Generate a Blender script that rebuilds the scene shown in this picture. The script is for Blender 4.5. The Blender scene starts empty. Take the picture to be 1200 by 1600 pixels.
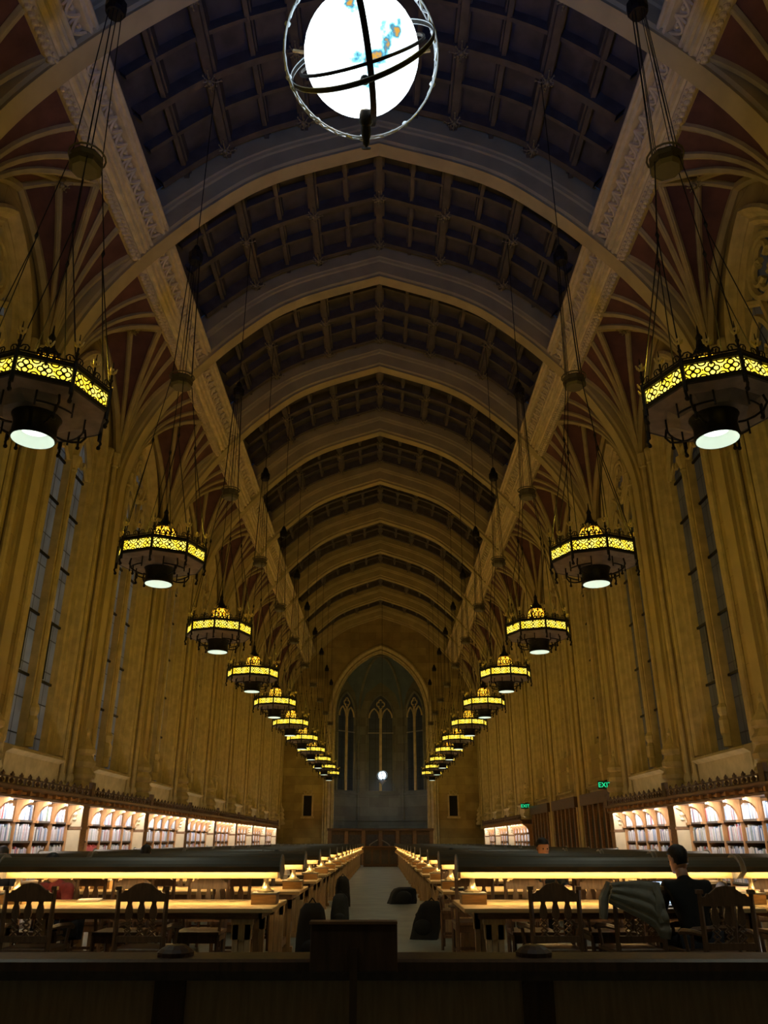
import bpy, bmesh, math, random
from mathutils import Vector, Matrix
R = random.Random(7)
SC = bpy.context.scene
COL = SC.collection
PI = math.pi
# ------------------------------------------------------------------ camera, world, exposure
cam_d = bpy.data.cameras.new('camera'); cam = bpy.data.objects.new('camera', cam_d); COL.objects.link(cam)
cam.location = (0.055, 0.0, 1.32)
cam.rotation_euler = (PI/2 + math.atan(514/1228), 0, 0)
cam_d.sensor_fit = 'HORIZONTAL'; cam_d.sensor_width = 36; cam_d.lens = 36*1228/1200
cam_d.shift_x = 4/1200; cam_d.clip_start = 0.05; cam_d.clip_end = 200
SC.camera = cam
SC.view_settings.view_transform = 'Standard'; SC.view_settings.look = 'None'
SC.view_settings.exposure = 0.0; SC.view_settings.gamma = 1; SC.view_settings.use_curve_mapping = False
w = bpy.data.worlds.new('night'); SC.world = w; w.use_nodes = True
w.node_tree.nodes['Background'].inputs[0].default_value = (0.25, 0.4, 0.8, 1)
w.node_tree.nodes['Background'].inputs[1].default_value = 0.02
UPLIGHT_W = 21; AMBER = (1.0, 0.72, 0.05)
PANEL_E = 2.2; DOWN_W = 46
TUBE_E = 66; SHELF_W = 40; COVE_W = 4.5
GLOBE_E = 3.2; GLOBE_W = 620

# ------------------------------------------------------------------ scale: hall survey units -> metres
S = 0.76
def T(p): return Vector((p[0]*S, p[1]*S, 1.32+(p[2]-1.5)*S))
FLOOR = -0.2368
BAY = 5.56
def BC(j): return 8.08+BAY*j            # bay centre (lanterns hang here), survey units
def AC(j): return BC(j)+BAY/2           # arch centre after bay j
J0, J1 = -2, 10

# ------------------------------------------------------------------ materials
def mat(name, color, rough=0.6, metal=0.0, noise=0.0, nscale=8.0, bump=0.0, emit=None, es=0.0, coords='Object', color2=None, brick=None, wood=None, trans=0.0):
    m = bpy.data.materials.new(name); m.use_nodes = True
    nt = m.node_tree; b = nt.nodes['Principled BSDF']
    b.inputs['Roughness'].default_value = rough; b.inputs['Metallic'].default_value = metal
    b.inputs['Base Color'].default_value = (*color, 1)
    if noise or bump or brick or wood:
        tc = nt.nodes.new('ShaderNodeTexCoord')
        nz = nt.nodes.new('ShaderNodeTexNoise'); nz.inputs['Scale'].default_value = nscale; nz.inputs['Detail'].default_value = 5
        nt.links.new(tc.outputs[coords], nz.inputs['Vector'])
        if wood:
            mp = nt.nodes.new('ShaderNodeMapping'); mp.inputs['Scale'].default_value = wood
            nt.links.new(tc.outputs[coords], mp.inputs['Vector']); nt.links.new(mp.outputs[0], nz.inputs['Vector'])
        c2 = color2 or tuple(c*(1-noise) for c in color)
        mx = nt.nodes.new('ShaderNodeMix'); mx.data_type = 'RGBA'
        mx.inputs[6].default_value = (*color, 1); mx.inputs[7].default_value = (*c2, 1)
        rmp = nt.nodes.new('ShaderNodeMapRange'); rmp.inputs[1].default_value = 0.35; rmp.inputs[2].default_value = 0.65
        nt.links.new(nz.outputs['Fac'], rmp.inputs[0]); nt.links.new(rmp.outputs[0], mx.inputs[0])
        out = mx.outputs[2]
        if brick:
            # ashlar blocks: y/x along, z up
            cx = nt.nodes.new('ShaderNodeSeparateXYZ'); nt.links.new(tc.outputs[coords], cx.inputs[0])
            ad = nt.nodes.new('ShaderNodeMath'); ad.operation = 'ADD'
            nt.links.new(cx.outputs[0], ad.inputs[0]); nt.links.new(cx.outputs[1], ad.inputs[1])
            cm = nt.nodes.new('ShaderNodeCombineXYZ'); nt.links.new(ad.outputs[0], cm.inputs[0]); nt.links.new(cx.outputs[2], cm.inputs[1])
            bt = nt.nodes.new('ShaderNodeTexBrick'); bt.inputs['Scale'].default_value = 1
            bt.inputs['Brick Width'].default_value = brick[0]; bt.inputs['Row Height'].default_value = brick[1]
            bt.inputs['Mortar Size'].default_value = 0.006; bt.inputs['Mortar Smooth'].default_value = .3
            bt.inputs['Color1'].default_value = (1, 1, 1, 1); bt.inputs['Color2'].default_value = (.72, .70, .68, 1)
            bt.inputs['Mortar'].default_value = (.55, .52, .48, 1)
            nt.links.new(cm.outputs[0], bt.inputs['Vector'])
            ml = nt.nodes.new('ShaderNodeMix'); ml.data_type = 'RGBA'; ml.blend_type = 'MULTIPLY'; ml.inputs[0].default_value = 1
            nt.links.new(out, ml.inputs[6]); nt.links.new(bt.outputs['Color'], ml.inputs[7]); out = ml.outputs[2]
        nt.links.new(out, b.inputs['Base Color'])
        if bump:
            bp = nt.nodes.new('ShaderNodeBump'); bp.inputs['Strength'].default_value = bump; bp.inputs['Distance'].default_value = 0.01
            nt.links.new(nz.outputs['Fac'], bp.inputs['Height']); nt.links.new(bp.outputs[0], b.inputs['Normal'])
    if emit:
        b.inputs['Emission Color'].default_value = (*emit, 1); b.inputs['Emission Strength'].default_value = es
    return m
M = {}
M['stone'] = mat('limestone', (.46, .35, .14), .85, noise=.30, nscale=1.3, bump=.15, brick=(1.1, .5))
M['arch'] = mat('arch_stone', (.52, .41, .19), .8, noise=.18, nscale=2.0, bump=.1)
M['trimstone'] = mat('carved_stone', (.60, .48, .25), .75, noise=.25, nscale=5, bump=.2)
M['vault'] = mat('vault_red', (.13, .05, .038), .8, noise=.35, nscale=3, bump=.2)
M['coffer'] = mat('dark_coffer', (.10, .082, .075), .6, noise=.45, nscale=2.5, bump=.15)
M['beam'] = mat('ceiling_rib', (.115, .09, .07), .6, noise=.35, nscale=4, bump=.15)
M['gold'] = mat('old_gold', (.80, .62, .25), .5, .15, noise=.3, nscale=30)
M['palemetal'] = mat('pale_pierced_metal', (.62, .68, .75), .4, .3, noise=.2, nscale=12)
M['ribstone'] = mat('vault_rib_stone', (.42, .33, .16), .8, noise=.2, nscale=4, bump=.1)
M['frieze'] = mat('frieze_stone', (.78, .63, .36), .75, noise=.2, nscale=5, bump=.2)
M['bossgold'] = mat('dull_gold', (.34, .27, .13), .5, .1, noise=.4, nscale=40)
M['chairwood'] = mat('chair_oak', (.18, .10, .055), .42, noise=.35, nscale=6, wood=(8, 8, 1), bump=.1)
M['floor'] = mat('cork_floor', (.25, .28, .25), .5, noise=.25, nscale=1.6, bump=.08)
M['oak'] = mat('oak', (.55, .33, .14), .45, noise=.35, nscale=6, wood=(1, 8, 8), bump=.1)
M['oaktop'] = mat('oak_top', (.62, .42, .20), .35, noise=.22, nscale=5, wood=(.6, 9, 9), bump=.04)
M['oakpale'] = mat('oak_pale', (.55, .38, .22), .45, noise=.25, nscale=6, wood=(8, 8, 1), bump=.08)
M['wood_dark'] = mat('dark_oak', (.115, .06, .03), .45, noise=.4, nscale=6, wood=(8, 8, 1), bump=.1)
M['wood_mid'] = mat('mid_oak', (.24, .13, .06), .5, noise=.35, nscale=6, wood=(2, 2, 8), bump=.1)
M['iron'] = mat('black_iron', (.022, .018, .016), .5, .6, noise=.4, nscale=30)
M['tray'] = mat('bronze_plate', (.26, .22, .19), .6, .2, noise=.3, nscale=8)
M['hood'] = mat('bronze_hood', (.075, .058, .028), .5, .1, noise=.25, nscale=4)
M['brass'] = mat('brass', (.72, .58, .36), .3, .9, noise=.2, nscale=20)
M['slate'] = mat('grey_plate', (.33, .31, .28), .5, .2, noise=.2, nscale=12)
M['lens'] = mat('lens_glass', (.6, .68, .6), .4, emit=(.72, .85, .68), es=.75, noise=.15, nscale=14)
M['bulb'] = mat('bulb_white', (.9, .95, .9), .4, emit=(.9, 1, .9), es=2.5)
M['tube'] = mat('lamp_tube', (1, .8, .5), .5, emit=(1, .70, .30), es=TUBE_E)
M['black'] = mat('black_cloth', (.006, .006, .007), .85, noise=.4, nscale=20, bump=.2)
M['navy'] = mat('navy_cloth', (.008, .014, .024), .8, noise=.4, nscale=20, bump=.2)
M['grey_coat'] = mat('grey_quilt', (.30, .30, .27), .8, noise=.3, nscale=10, bump=.3)
M['maroon'] = mat('maroon_cloth', (.16, .02, .03), .85, noise=.3, nscale=20, bump=.2)
M['jeans'] = mat('dark_denim', (.03, .035, .05), .85, noise=.3, nscale=40, bump=.2)
M['paper_shirt'] = mat('pale_shirt', (.55, .55, .62), .85, noise=.2, nscale=10)
M['skin'] = mat('skin', (.48, .27, .19), .55, noise=.15, nscale=12)
M['hair'] = mat('black_hair', (.006, .005, .005), .6, noise=.4, nscale=60, bump=.4)
M['screen'] = mat('lit_screen', (.4, .5, .6), .3, emit=(.55, .75, 1), es=1.8, noise=.4, nscale=9)
M['laptop'] = mat('dark_laptop', (.06, .065, .07), .4, .4, noise=.2, nscale=9)
M['paper'] = mat('white_paper', (.75, .73, .68), .8, noise=.1, nscale=9)
M['case'] = mat('bookcase_oak', (.46, .24, .10), .5, noise=.3, nscale=5, wood=(6, 6, 1), bump=.08)
M['casedark'] = mat('bookcase_cornice', (.11, .058, .03), .5, noise=.35, nscale=6, wood=(4, 1, 6), bump=.12)
M['cream'] = mat('lit_post_side', (.66, .55, .36), .6, noise=.15, nscale=5, bump=.1)  # post sides: shelf lamp light is put into this pale colour
M['shelf'] = mat('shelf_dark', (.07, .055, .045), .6, noise=.3, nscale=8)
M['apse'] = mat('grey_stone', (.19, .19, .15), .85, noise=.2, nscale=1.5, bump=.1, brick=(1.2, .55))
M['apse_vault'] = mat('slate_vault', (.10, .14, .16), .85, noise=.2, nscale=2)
M['exit'] = mat('exit_green', (.0, .5, .25), .4, emit=(.02, 1, .42), es=.9, noise=.1)
M['exitdark'] = mat('exit_housing', (.02, .05, .03), .5, noise=.2)
M['curtain'] = mat('dark_drape', (.05, .04, .03), .9, noise=.5, nscale=6, wood=(6, 6, .2))

def glass(name, c1, c2, e, es, sy=.36, sz=.62):
    m = bpy.data.materials.new(name); m.use_nodes = True; nt = m.node_tree; b = nt.nodes['Principled BSDF']
    tc = nt.nodes.new('ShaderNodeTexCoord'); sp = nt.nodes.new('ShaderNodeSeparateXYZ'); nt.links.new(tc.outputs['Object'], sp.inputs[0])
    ad = nt.nodes.new('ShaderNodeMath'); ad.operation = 'ADD'; nt.links.new(sp.outputs[0], ad.inputs[0]); nt.links.new(sp.outputs[1], ad.inputs[1])
    cm = nt.nodes.new('ShaderNodeCombineXYZ'); nt.links.new(ad.outputs[0], cm.inputs[0]); nt.links.new(sp.outputs[2], cm.inputs[1])
    bt = nt.nodes.new('ShaderNodeTexBrick'); bt.offset = 0; bt.inputs['Scale'].default_value = 1
    bt.inputs['Brick Width'].default_value = sy; bt.inputs['Row Height'].default_value = sz; bt.inputs['Mortar Size'].default_value = .012
    bt.inputs['Color1'].default_value = (*c1, 1); bt.inputs['Color2'].default_value = (*c2, 1); bt.inputs['Mortar'].default_value = (.01, .01, .012, 1)
    nt.links.new(cm.outputs[0], bt.inputs['Vector'])
    nz = nt.nodes.new('ShaderNodeTexNoise'); nz.inputs['Scale'].default_value = 2.2; nz.inputs['Detail'].default_value = 3
    nt.links.new(tc.outputs['Object'], nz.inputs['Vector'])
    ml = nt.nodes.new('ShaderNodeMix'); ml.data_type = 'RGBA'; ml.blend_type = 'MULTIPLY'; ml.inputs[0].default_value = .8
    nt.links.new(bt.outputs['Color'], ml.inputs[6]); nt.links.new(nz.outputs['Fac'], ml.inputs[7])
    nt.links.new(ml.outputs[2], b.inputs['Base Color']); nt.links.new(ml.outputs[2], b.inputs['Emission Color'])
    b.inputs['Emission Strength'].default_value = es; b.inputs['Roughness'].default_value = .3
    return m
M['glassL'] = glass('leaded_glass_street_lit', (.34, .38, .44), (.24, .27, .32), None, .13)
M['glassR'] = glass('leaded_glass_dark', (.16, .16, .15), (.10, .11, .11), None, .07)
M['glassE'] = glass('leaded_glass_end', (.06, .08, .09), (.05, .06, .07), None, .03)

def quatre(name, freq, es, c1, c2):
    "amber glass behind pierced iron quatrefoils, from UVs"
    m = bpy.data.materials.new(name); m.use_nodes = True; nt = m.node_tree; b = nt.nodes['Principled BSDF']
    def math_(op, a, bb=None):
        n = nt.nodes.new('ShaderNodeMath'); n.operation = op
        for i, v in enumerate((a, bb)):
            if v is None: continue
            if isinstance(v, (int, float)): n.inputs[i].default_value = v
            else: nt.links.new(v, n.inputs[i])
        return n.outputs[0]
    uv = nt.nodes.new('ShaderNodeUVMap'); sp = nt.nodes.new('ShaderNodeSeparateXYZ'); nt.links.new(uv.outputs[0], sp.inputs[0])
    u = math_('SUBTRACT', math_('FRACT', math_('MULTIPLY', sp.outputs[0], freq)), .5)
    v = math_('SUBTRACT', sp.outputs[1], .5)
    au, av = math_('ABSOLUTE', u), math_('ABSOLUTE', v)
    def dist(cx, cy):
        a = math_('SUBTRACT', au, cx); c = math_('SUBTRACT', av, cy)
        return math_('SQRT', math_('ADD', math_('MULTIPLY', a, a), math_('MULTIPLY', c, c)))
    def ringm(cx, cy, r, wd): return math_('LESS_THAN', math_('ABSOLUTE', math_('SUBTRACT', dist(cx, cy), r)), wd)
    k = math_('MAXIMUM', ringm(.22, 0, .17, .045), ringm(0, .24, .17, .045))
    k = math_('MAXIMUM', k, ringm(.5, .5, .22, .045))
    k = math_('MAXIMUM', k, math_('LESS_THAN', dist(0, 0), .07))
    k = math_('MAXIMUM', k, math_('LESS_THAN', dist(.5, 0), .05))
    k = math_('MAXIMUM', k, math_('LESS_THAN', math_('ABSOLUTE', math_('SUBTRACT', av, .47)), .03))
    nz = nt.nodes.new('ShaderNodeTexNoise'); nz.inputs['Scale'].default_value = 9; tc = nt.nodes.new('ShaderNodeTexCoord'); nt.links.new(tc.outputs['Object'], nz.inputs['Vector'])
    mx = nt.nodes.new('ShaderNodeMix'); mx.data_type = 'RGBA'; mx.inputs[6].default_value = (*c1, 1); mx.inputs[7].default_value = (*c2, 1)
    rmp = nt.nodes.new('ShaderNodeMapRange'); rmp.inputs[1].default_value = .45; rmp.inputs[2].default_value = .6
    nt.links.new(nz.outputs['Fac'], rmp.inputs[0]); nt.links.new(rmp.outputs[0], mx.inputs[0])
    nt.links.new(mx.outputs[2], b.inputs['Emission Color'])
    nt.links.new(math_('MULTIPLY', math_('SUBTRACT', 1, k), es), b.inputs['Emission Strength'])
    b.inputs['Base Color'].default_value = (.03, .02, .012, 1); b.inputs['Roughness'].default_value = .5
    return m
M['amber'] = quatre('amber_pierced_panel', 3.0, PANEL_E, (1, .66, .03), (1, .80, .12))
M['dome'] = quatre('amber_dome_glass', 8.0, 2.6, (1, .42, .015), (1, .60, .05))

def globe_mat():
    m = bpy.data.materials.new('lit_globe'); m.use_nodes = True; nt = m.node_tree; b = nt.nodes['Principled BSDF']
    tc = nt.nodes.new('ShaderNodeTexCoord'); nz = nt.nodes.new('ShaderNodeTexNoise'); nz.inputs['Scale'].default_value = 3.2; nz.inputs['Detail'].default_value = 6
    nt.links.new(tc.outputs['Object'], nz.inputs['Vector'])
    rp = nt.nodes.new('ShaderNodeValToRGB'); e = rp.color_ramp.elements
    e[0].position = .27; e[0].color = (.75, .22, .02, 1); e[1].position = .395; e[1].color = (.8, .95, 1, 1)
    for p, c in ((.35, (.03, .25, .42, 1)), (.325, (.8, .45, .08, 1)), (.37, (.3, .8, .95, 1)), (.64, (.85, .95, 1, 1)), (.72, (1, .85, .55, 1))):
        x = e.new(p); x.color = c
    nt.links.new(nz.outputs['Fac'], rp.inputs[0]); nt.links.new(rp.outputs[0], b.inputs['Emission Color']); nt.links.new(rp.outputs[0], b.inputs['Base Color'])
    rs = nt.nodes.new('ShaderNodeMapRange'); rs.inputs[1].default_value = .34; rs.inputs[2].default_value = .43; rs.inputs[3].default_value = 1.0; rs.inputs[4].default_value = GLOBE_E
    nt.links.new(nz.outputs['Fac'], rs.inputs[0]); nt.links.new(rs.outputs[0], b.inputs['Emission Strength'])
    return m
M['globe'] = globe_mat()
def attr_mat(name):
    m = bpy.data.materials.new(name); m.use_nodes = True; nt = m.node_tree; b = nt.nodes['Principled BSDF']
    at = nt.nodes.new('ShaderNodeAttribute'); at.attribute_name = 'col'
    nz = nt.nodes.new('ShaderNodeTexNoise'); nz.inputs['Scale'].default_value = 25; tc = nt.nodes.new('ShaderNodeTexCoord'); nt.links.new(tc.outputs['Object'], nz.inputs['Vector'])
    ml = nt.nodes.new('ShaderNodeMix'); ml.data_type = 'RGBA'; ml.blend_type = 'MULTIPLY'; ml.inputs[0].default_value = .4
    nt.links.new(at.outputs['Color'], ml.inputs[6]); nt.links.new(nz.outputs['Fac'], ml.inputs[7])
    nt.links.new(ml.outputs[2], b.inputs['Base Color']); b.inputs['Roughness'].default_value = .55
    return m
M['book'] = attr_mat('book_cloth')

# ------------------------------------------------------------------ mesh builder
class MB:
    def __init__(s, tf=None): s.v = []; s.f = []; s.tf = tf; s.uv = {}; s.fc = {}
    def add(s, vs, fs):
        o = len(s.v)
        for p in vs: s.v.append(tuple(s.tf(p)) if s.tf else tuple(p))
        for f in fs: s.f.append(tuple(i+o for i in f))
        return o
    def box(s, x0, x1, y0, y1, z0, z1):
        s.add([(x0,y0,z0),(x1,y0,z0),(x1,y1,z0),(x0,y1,z0),(x0,y0,z1),(x1,y0,z1),(x1,y1,z1),(x0,y1,z1)],
              [(0,3,2,1),(4,5,6,7),(0,1,5,4),(1,2,6,5),(2,3,7,6),(3,0,4,7)]); return s
    def grid(s, rows, closed=False, cap=False):
        "rows: list of equal length point lists"
        n = len(rows[0]); vs = [p for r in rows for p in r]; fs = []
        for i in range(len(rows)-1):
            for j in range(n if closed else n-1):
                a = i*n+j; b = i*n+(j+1) % n
                fs.append((a, b, b+n, a+n))
        if cap:
            fs.append(tuple(range(n))[::-1]); fs.append(tuple(range((len(rows)-1)*n, len(rows)*n)))
        s.add(vs, fs); return s
    def tube(s, path, r, n=6, cap=True):
        path = [Vector(p) for p in path]; rows = []
        rr = r if isinstance(r, (list, tuple)) else [r]*len(path)
        up = None
        for i, p in enumerate(path):
            t = (path[min(i+1, len(path)-1)]-path[max(i-1, 0)])
            if t.length < 1e-9: t = Vector((0, 0, 1))
            t.normalize()
            if up is None: up = Vector((0, 0, 1)) if abs(t.z) < .9 else Vector((1, 0, 0))
            a = t.cross(up)
            if a.length < 1e-6: a = t.cross(Vector((0, 1, 0)))
            a.normalize(); b = a.cross(t).normalized(); up = b
            rows.append([tuple(p+(a*math.cos(2*PI*k/n)+b*math.sin(2*PI*k/n))*rr[i]) for k in range(n)])
        return s.grid(rows, True, cap)
    def lathe(s, prof, c=(0, 0, 0), n=16, cap=True, rot=0):
        rows = [[(c[0]+r*math.cos(2*PI*k/n+rot), c[1]+r*math.sin(2*PI*k/n+rot), c[2]+z) for k in range(n)] for r, z in prof]
        return s.grid(rows, True, cap)
    def ring(s, c, rad, r, n=32, m=6, ax=None):
        ax = ax or Matrix.Identity(3); rows = []
        for i in range(n+1):
            a = 2*PI*i/n
            rows.append([tuple(Vector(c)+ax @ Vector(((rad+r*math.cos(2*PI*k/m))*math.cos(a), (rad+r*math.cos(2*PI*k/m))*math.sin(a), r*math.sin(2*PI*k/m)))) for k in range(m)])
        return s.grid(rows, True, False)
    def prism(s, poly, fn0, fn1):
        "poly 2d list; fn0/fn1 map (a,b)->3d for the two caps"
        n = len(poly); vs = [fn0(p) for p in poly]+[fn1(p) for p in poly]
        s.add(vs, [tuple(range(n))[::-1], tuple(range(n, 2*n))]+[(i, (i+1) % n, (i+1) % n+n, i+n) for i in range(n)]); return s
    def ball(s, c, r, n=10, m=7, sc=(1, 1, 1)):
        rows = [[(c[0]+sc[0]*r*math.sin(PI*j/m)*math.cos(2*PI*k/n), c[1]+sc[1]*r*math.sin(PI*j/m)*math.sin(2*PI*k/n), c[2]+sc[2]*r*math.cos(PI*j/m)) for k in range(n)] for j in range(m+1)]
        return s.grid(rows, True, False)
    def build(s, name, m, parent=None, smooth=False, bevel=0, **kw):
        me = bpy.data.meshes.new(name)
        me.from_pydata(s.v, [], s.f)
        bm = bmesh.new(); bm.from_mesh(me); bmesh.ops.recalc_face_normals(bm, faces=bm.faces); bm.to_mesh(me); bm.free()
        me.materials.append(M[m] if isinstance(m, str) else m)
        if smooth:
            me.shade_smooth()
            try: me.set_sharp_from_angle(angle=.7)
            except Exception: pass
        o = bpy.data.objects.new(name, me); COL.objects.link(o)
        if parent: o.parent = parent
        if bevel:
            b = o.modifiers.new('b', 'BEVEL'); b.width = bevel; b.segments = 2; b.limit_method = 'ANGLE'
        for k, v in kw.items(): o[k] = v
        return o
def empty(name, loc=(0, 0, 0), rz=0, parent=None, **kw):
    o = bpy.data.objects.new(name, None); COL.objects.link(o); o.location = loc; o.rotation_euler = (0, 0, rz); o.empty_display_size = .1
    if parent: o.parent = parent
    for k, v in kw.items(): o[k] = v
    return o
CH = {}
def kids(o): return [c for c in bpy.data.objects if c.parent == o]
def tree(o):
    return (o, [tree(c) for c in kids(o)])
def copy_tree(t, parent=None):
    o, cs = t; c = o.copy(); COL.objects.link(c)
    if parent is not None: c.parent = parent; c.matrix_parent_inverse = o.matrix_parent_inverse.copy()
    for k in cs: copy_tree(k, c)
    return c
ORD = ['first', 'second', 'third', 'fourth', 'fifth', 'sixth', 'seventh', 'eighth', 'ninth', 'tenth', 'eleventh', 'twelfth', 'thirteenth', 'fourteenth', 'fifteenth', 'sixteenth', 'seventeenth', 'eighteenth', 'nineteenth', 'twentieth']+['%s-from-last' % q for q in ('fourth', 'third', 'second')]+['very last']*6
def light(kind, name, loc, power, color, parent=None, rot=(0, 0, 0), **kw):
    l = bpy.data.lights.new(name, kind); l.energy = power; l.color = color
    for k, v in kw.items(): setattr(l, k, v)
    o = bpy.data.objects.new(name, l); COL.objects.link(o); o.location = loc; o.rotation_euler = rot
    if parent: o.parent = parent
    return o

# ------------------------------------------------------------------ hall section
PTS = [(0,19.4),(2.0,18.72),(3.05,18.25),(3.8,17.75),(4.8,16.87),(5.45,16.2),(6.15,15.4),(6.8,14.5),(7.3,13.6),(7.6,12.85),(7.8,12.1),(7.88,11.4)]
def dense(P, n=4):
    out = []
    for i in range(len(P)-1):
        p0 = P[max(i-1, 0)]; p1 = P[i]; p2 = P[i+1]; p3 = P[min(i+2, len(P)-1)]
        if i == 0: p0 = (p1[0]-(p2[0]-p1[0]), p1[1]-(p2[1]-p1[1]))
        for k in range(n):
            t = k/n
            out.append(tuple(.5*((2*p1[a])+(-p0[a]+p2[a])*t+(2*p0[a]-5*p1[a]+4*p2[a]-p3[a])*t*t+(-p0[a]+3*p1[a]-3*p2[a]+p3[a])*t**3) for a in (0, 1)))
    out.append(P[-1]); return out
PROF = dense(PTS)
def nrm(P, i):
    a = P[max(i-1, 0)]; b = P[min(i+1, len(P)-1)]
    dx, dz = b[0]-a[0], b[1]-a[1]; l = math.hypot(dx, dz); return (-dz/l, dx/l)  # outward (up/right)
def off(h, i):
    n = nrm(PROF, i); x = PROF[i][0]+n[0]*h; z = PROF[i][1]+n[1]*h
    if i == 0:  # mitre on the centre line
        x = 0; z = PROF[0][1]+h/n[1]
    return x, z
def at_x(h, X):
    prev = off(h, 0)
    for i in range(1, len(PROF)):
        q = off(h, i)
        if q[0] >= X:
            t = (X-prev[0])/(q[0]-prev[0]+1e-9); return prev[1]+t*(q[1]-prev[1])
        prev = q
    return prev[1]
ENTRY = (17.0+BAY*2, )
def has_case(side, j):     # bays with bookcases
    yc = BC(j)
    if side < 0: return True
    return not (27.6 < yc < 44.1)

# floor
MB(T).box(-9.5, 9.5, -6.5, 72, FLOOR-.2, FLOOR).build('floor', 'floor', kind='structure')

# arches
ARCH_SEC = [(-.36,1.25),(-.36,.70),(-.33,.66),(-.31,.58),(-.27,.54),(-.26,.14),(-.20,.09),(-.215,0),(.215,0),(.20,.09),(.26,.14),(.27,.54),(.31,.58),(.33,.66),(.36,.70),(.36,1.25)]
def arch_mesh(yc, lowL, lowR):
    mb = MB(T)
    for side, low in ((-1, lowL), (1, lowR)):
        rows = []
        for i in range(len(PROF)):
            r = []
            for dy, h in ARCH_SEC:
                x, z = off(h, i); r.append((side*x, yc+dy, z))
            rows.append(r)
        for z in (9.0, 6.0, low):
            rows.append([(side*(7.88+h), yc+dy, z) for dy, h in ARCH_SEC])
        mb.grid(rows)
    return mb
tn = 0
for j in range(J0-1, J1+1):
    yc = AC(j)
    lows = [2.35 if (has_case(s, j) or has_case(s, j+1)) else FLOOR for s in (-1, 1)]
    arch_mesh(yc, lows[0], lows[1]).build('trim_%d' % tn, 'arch', kind='structure', smooth=False, label='pointed stone rib arch spanning the hall'); tn += 1

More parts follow.
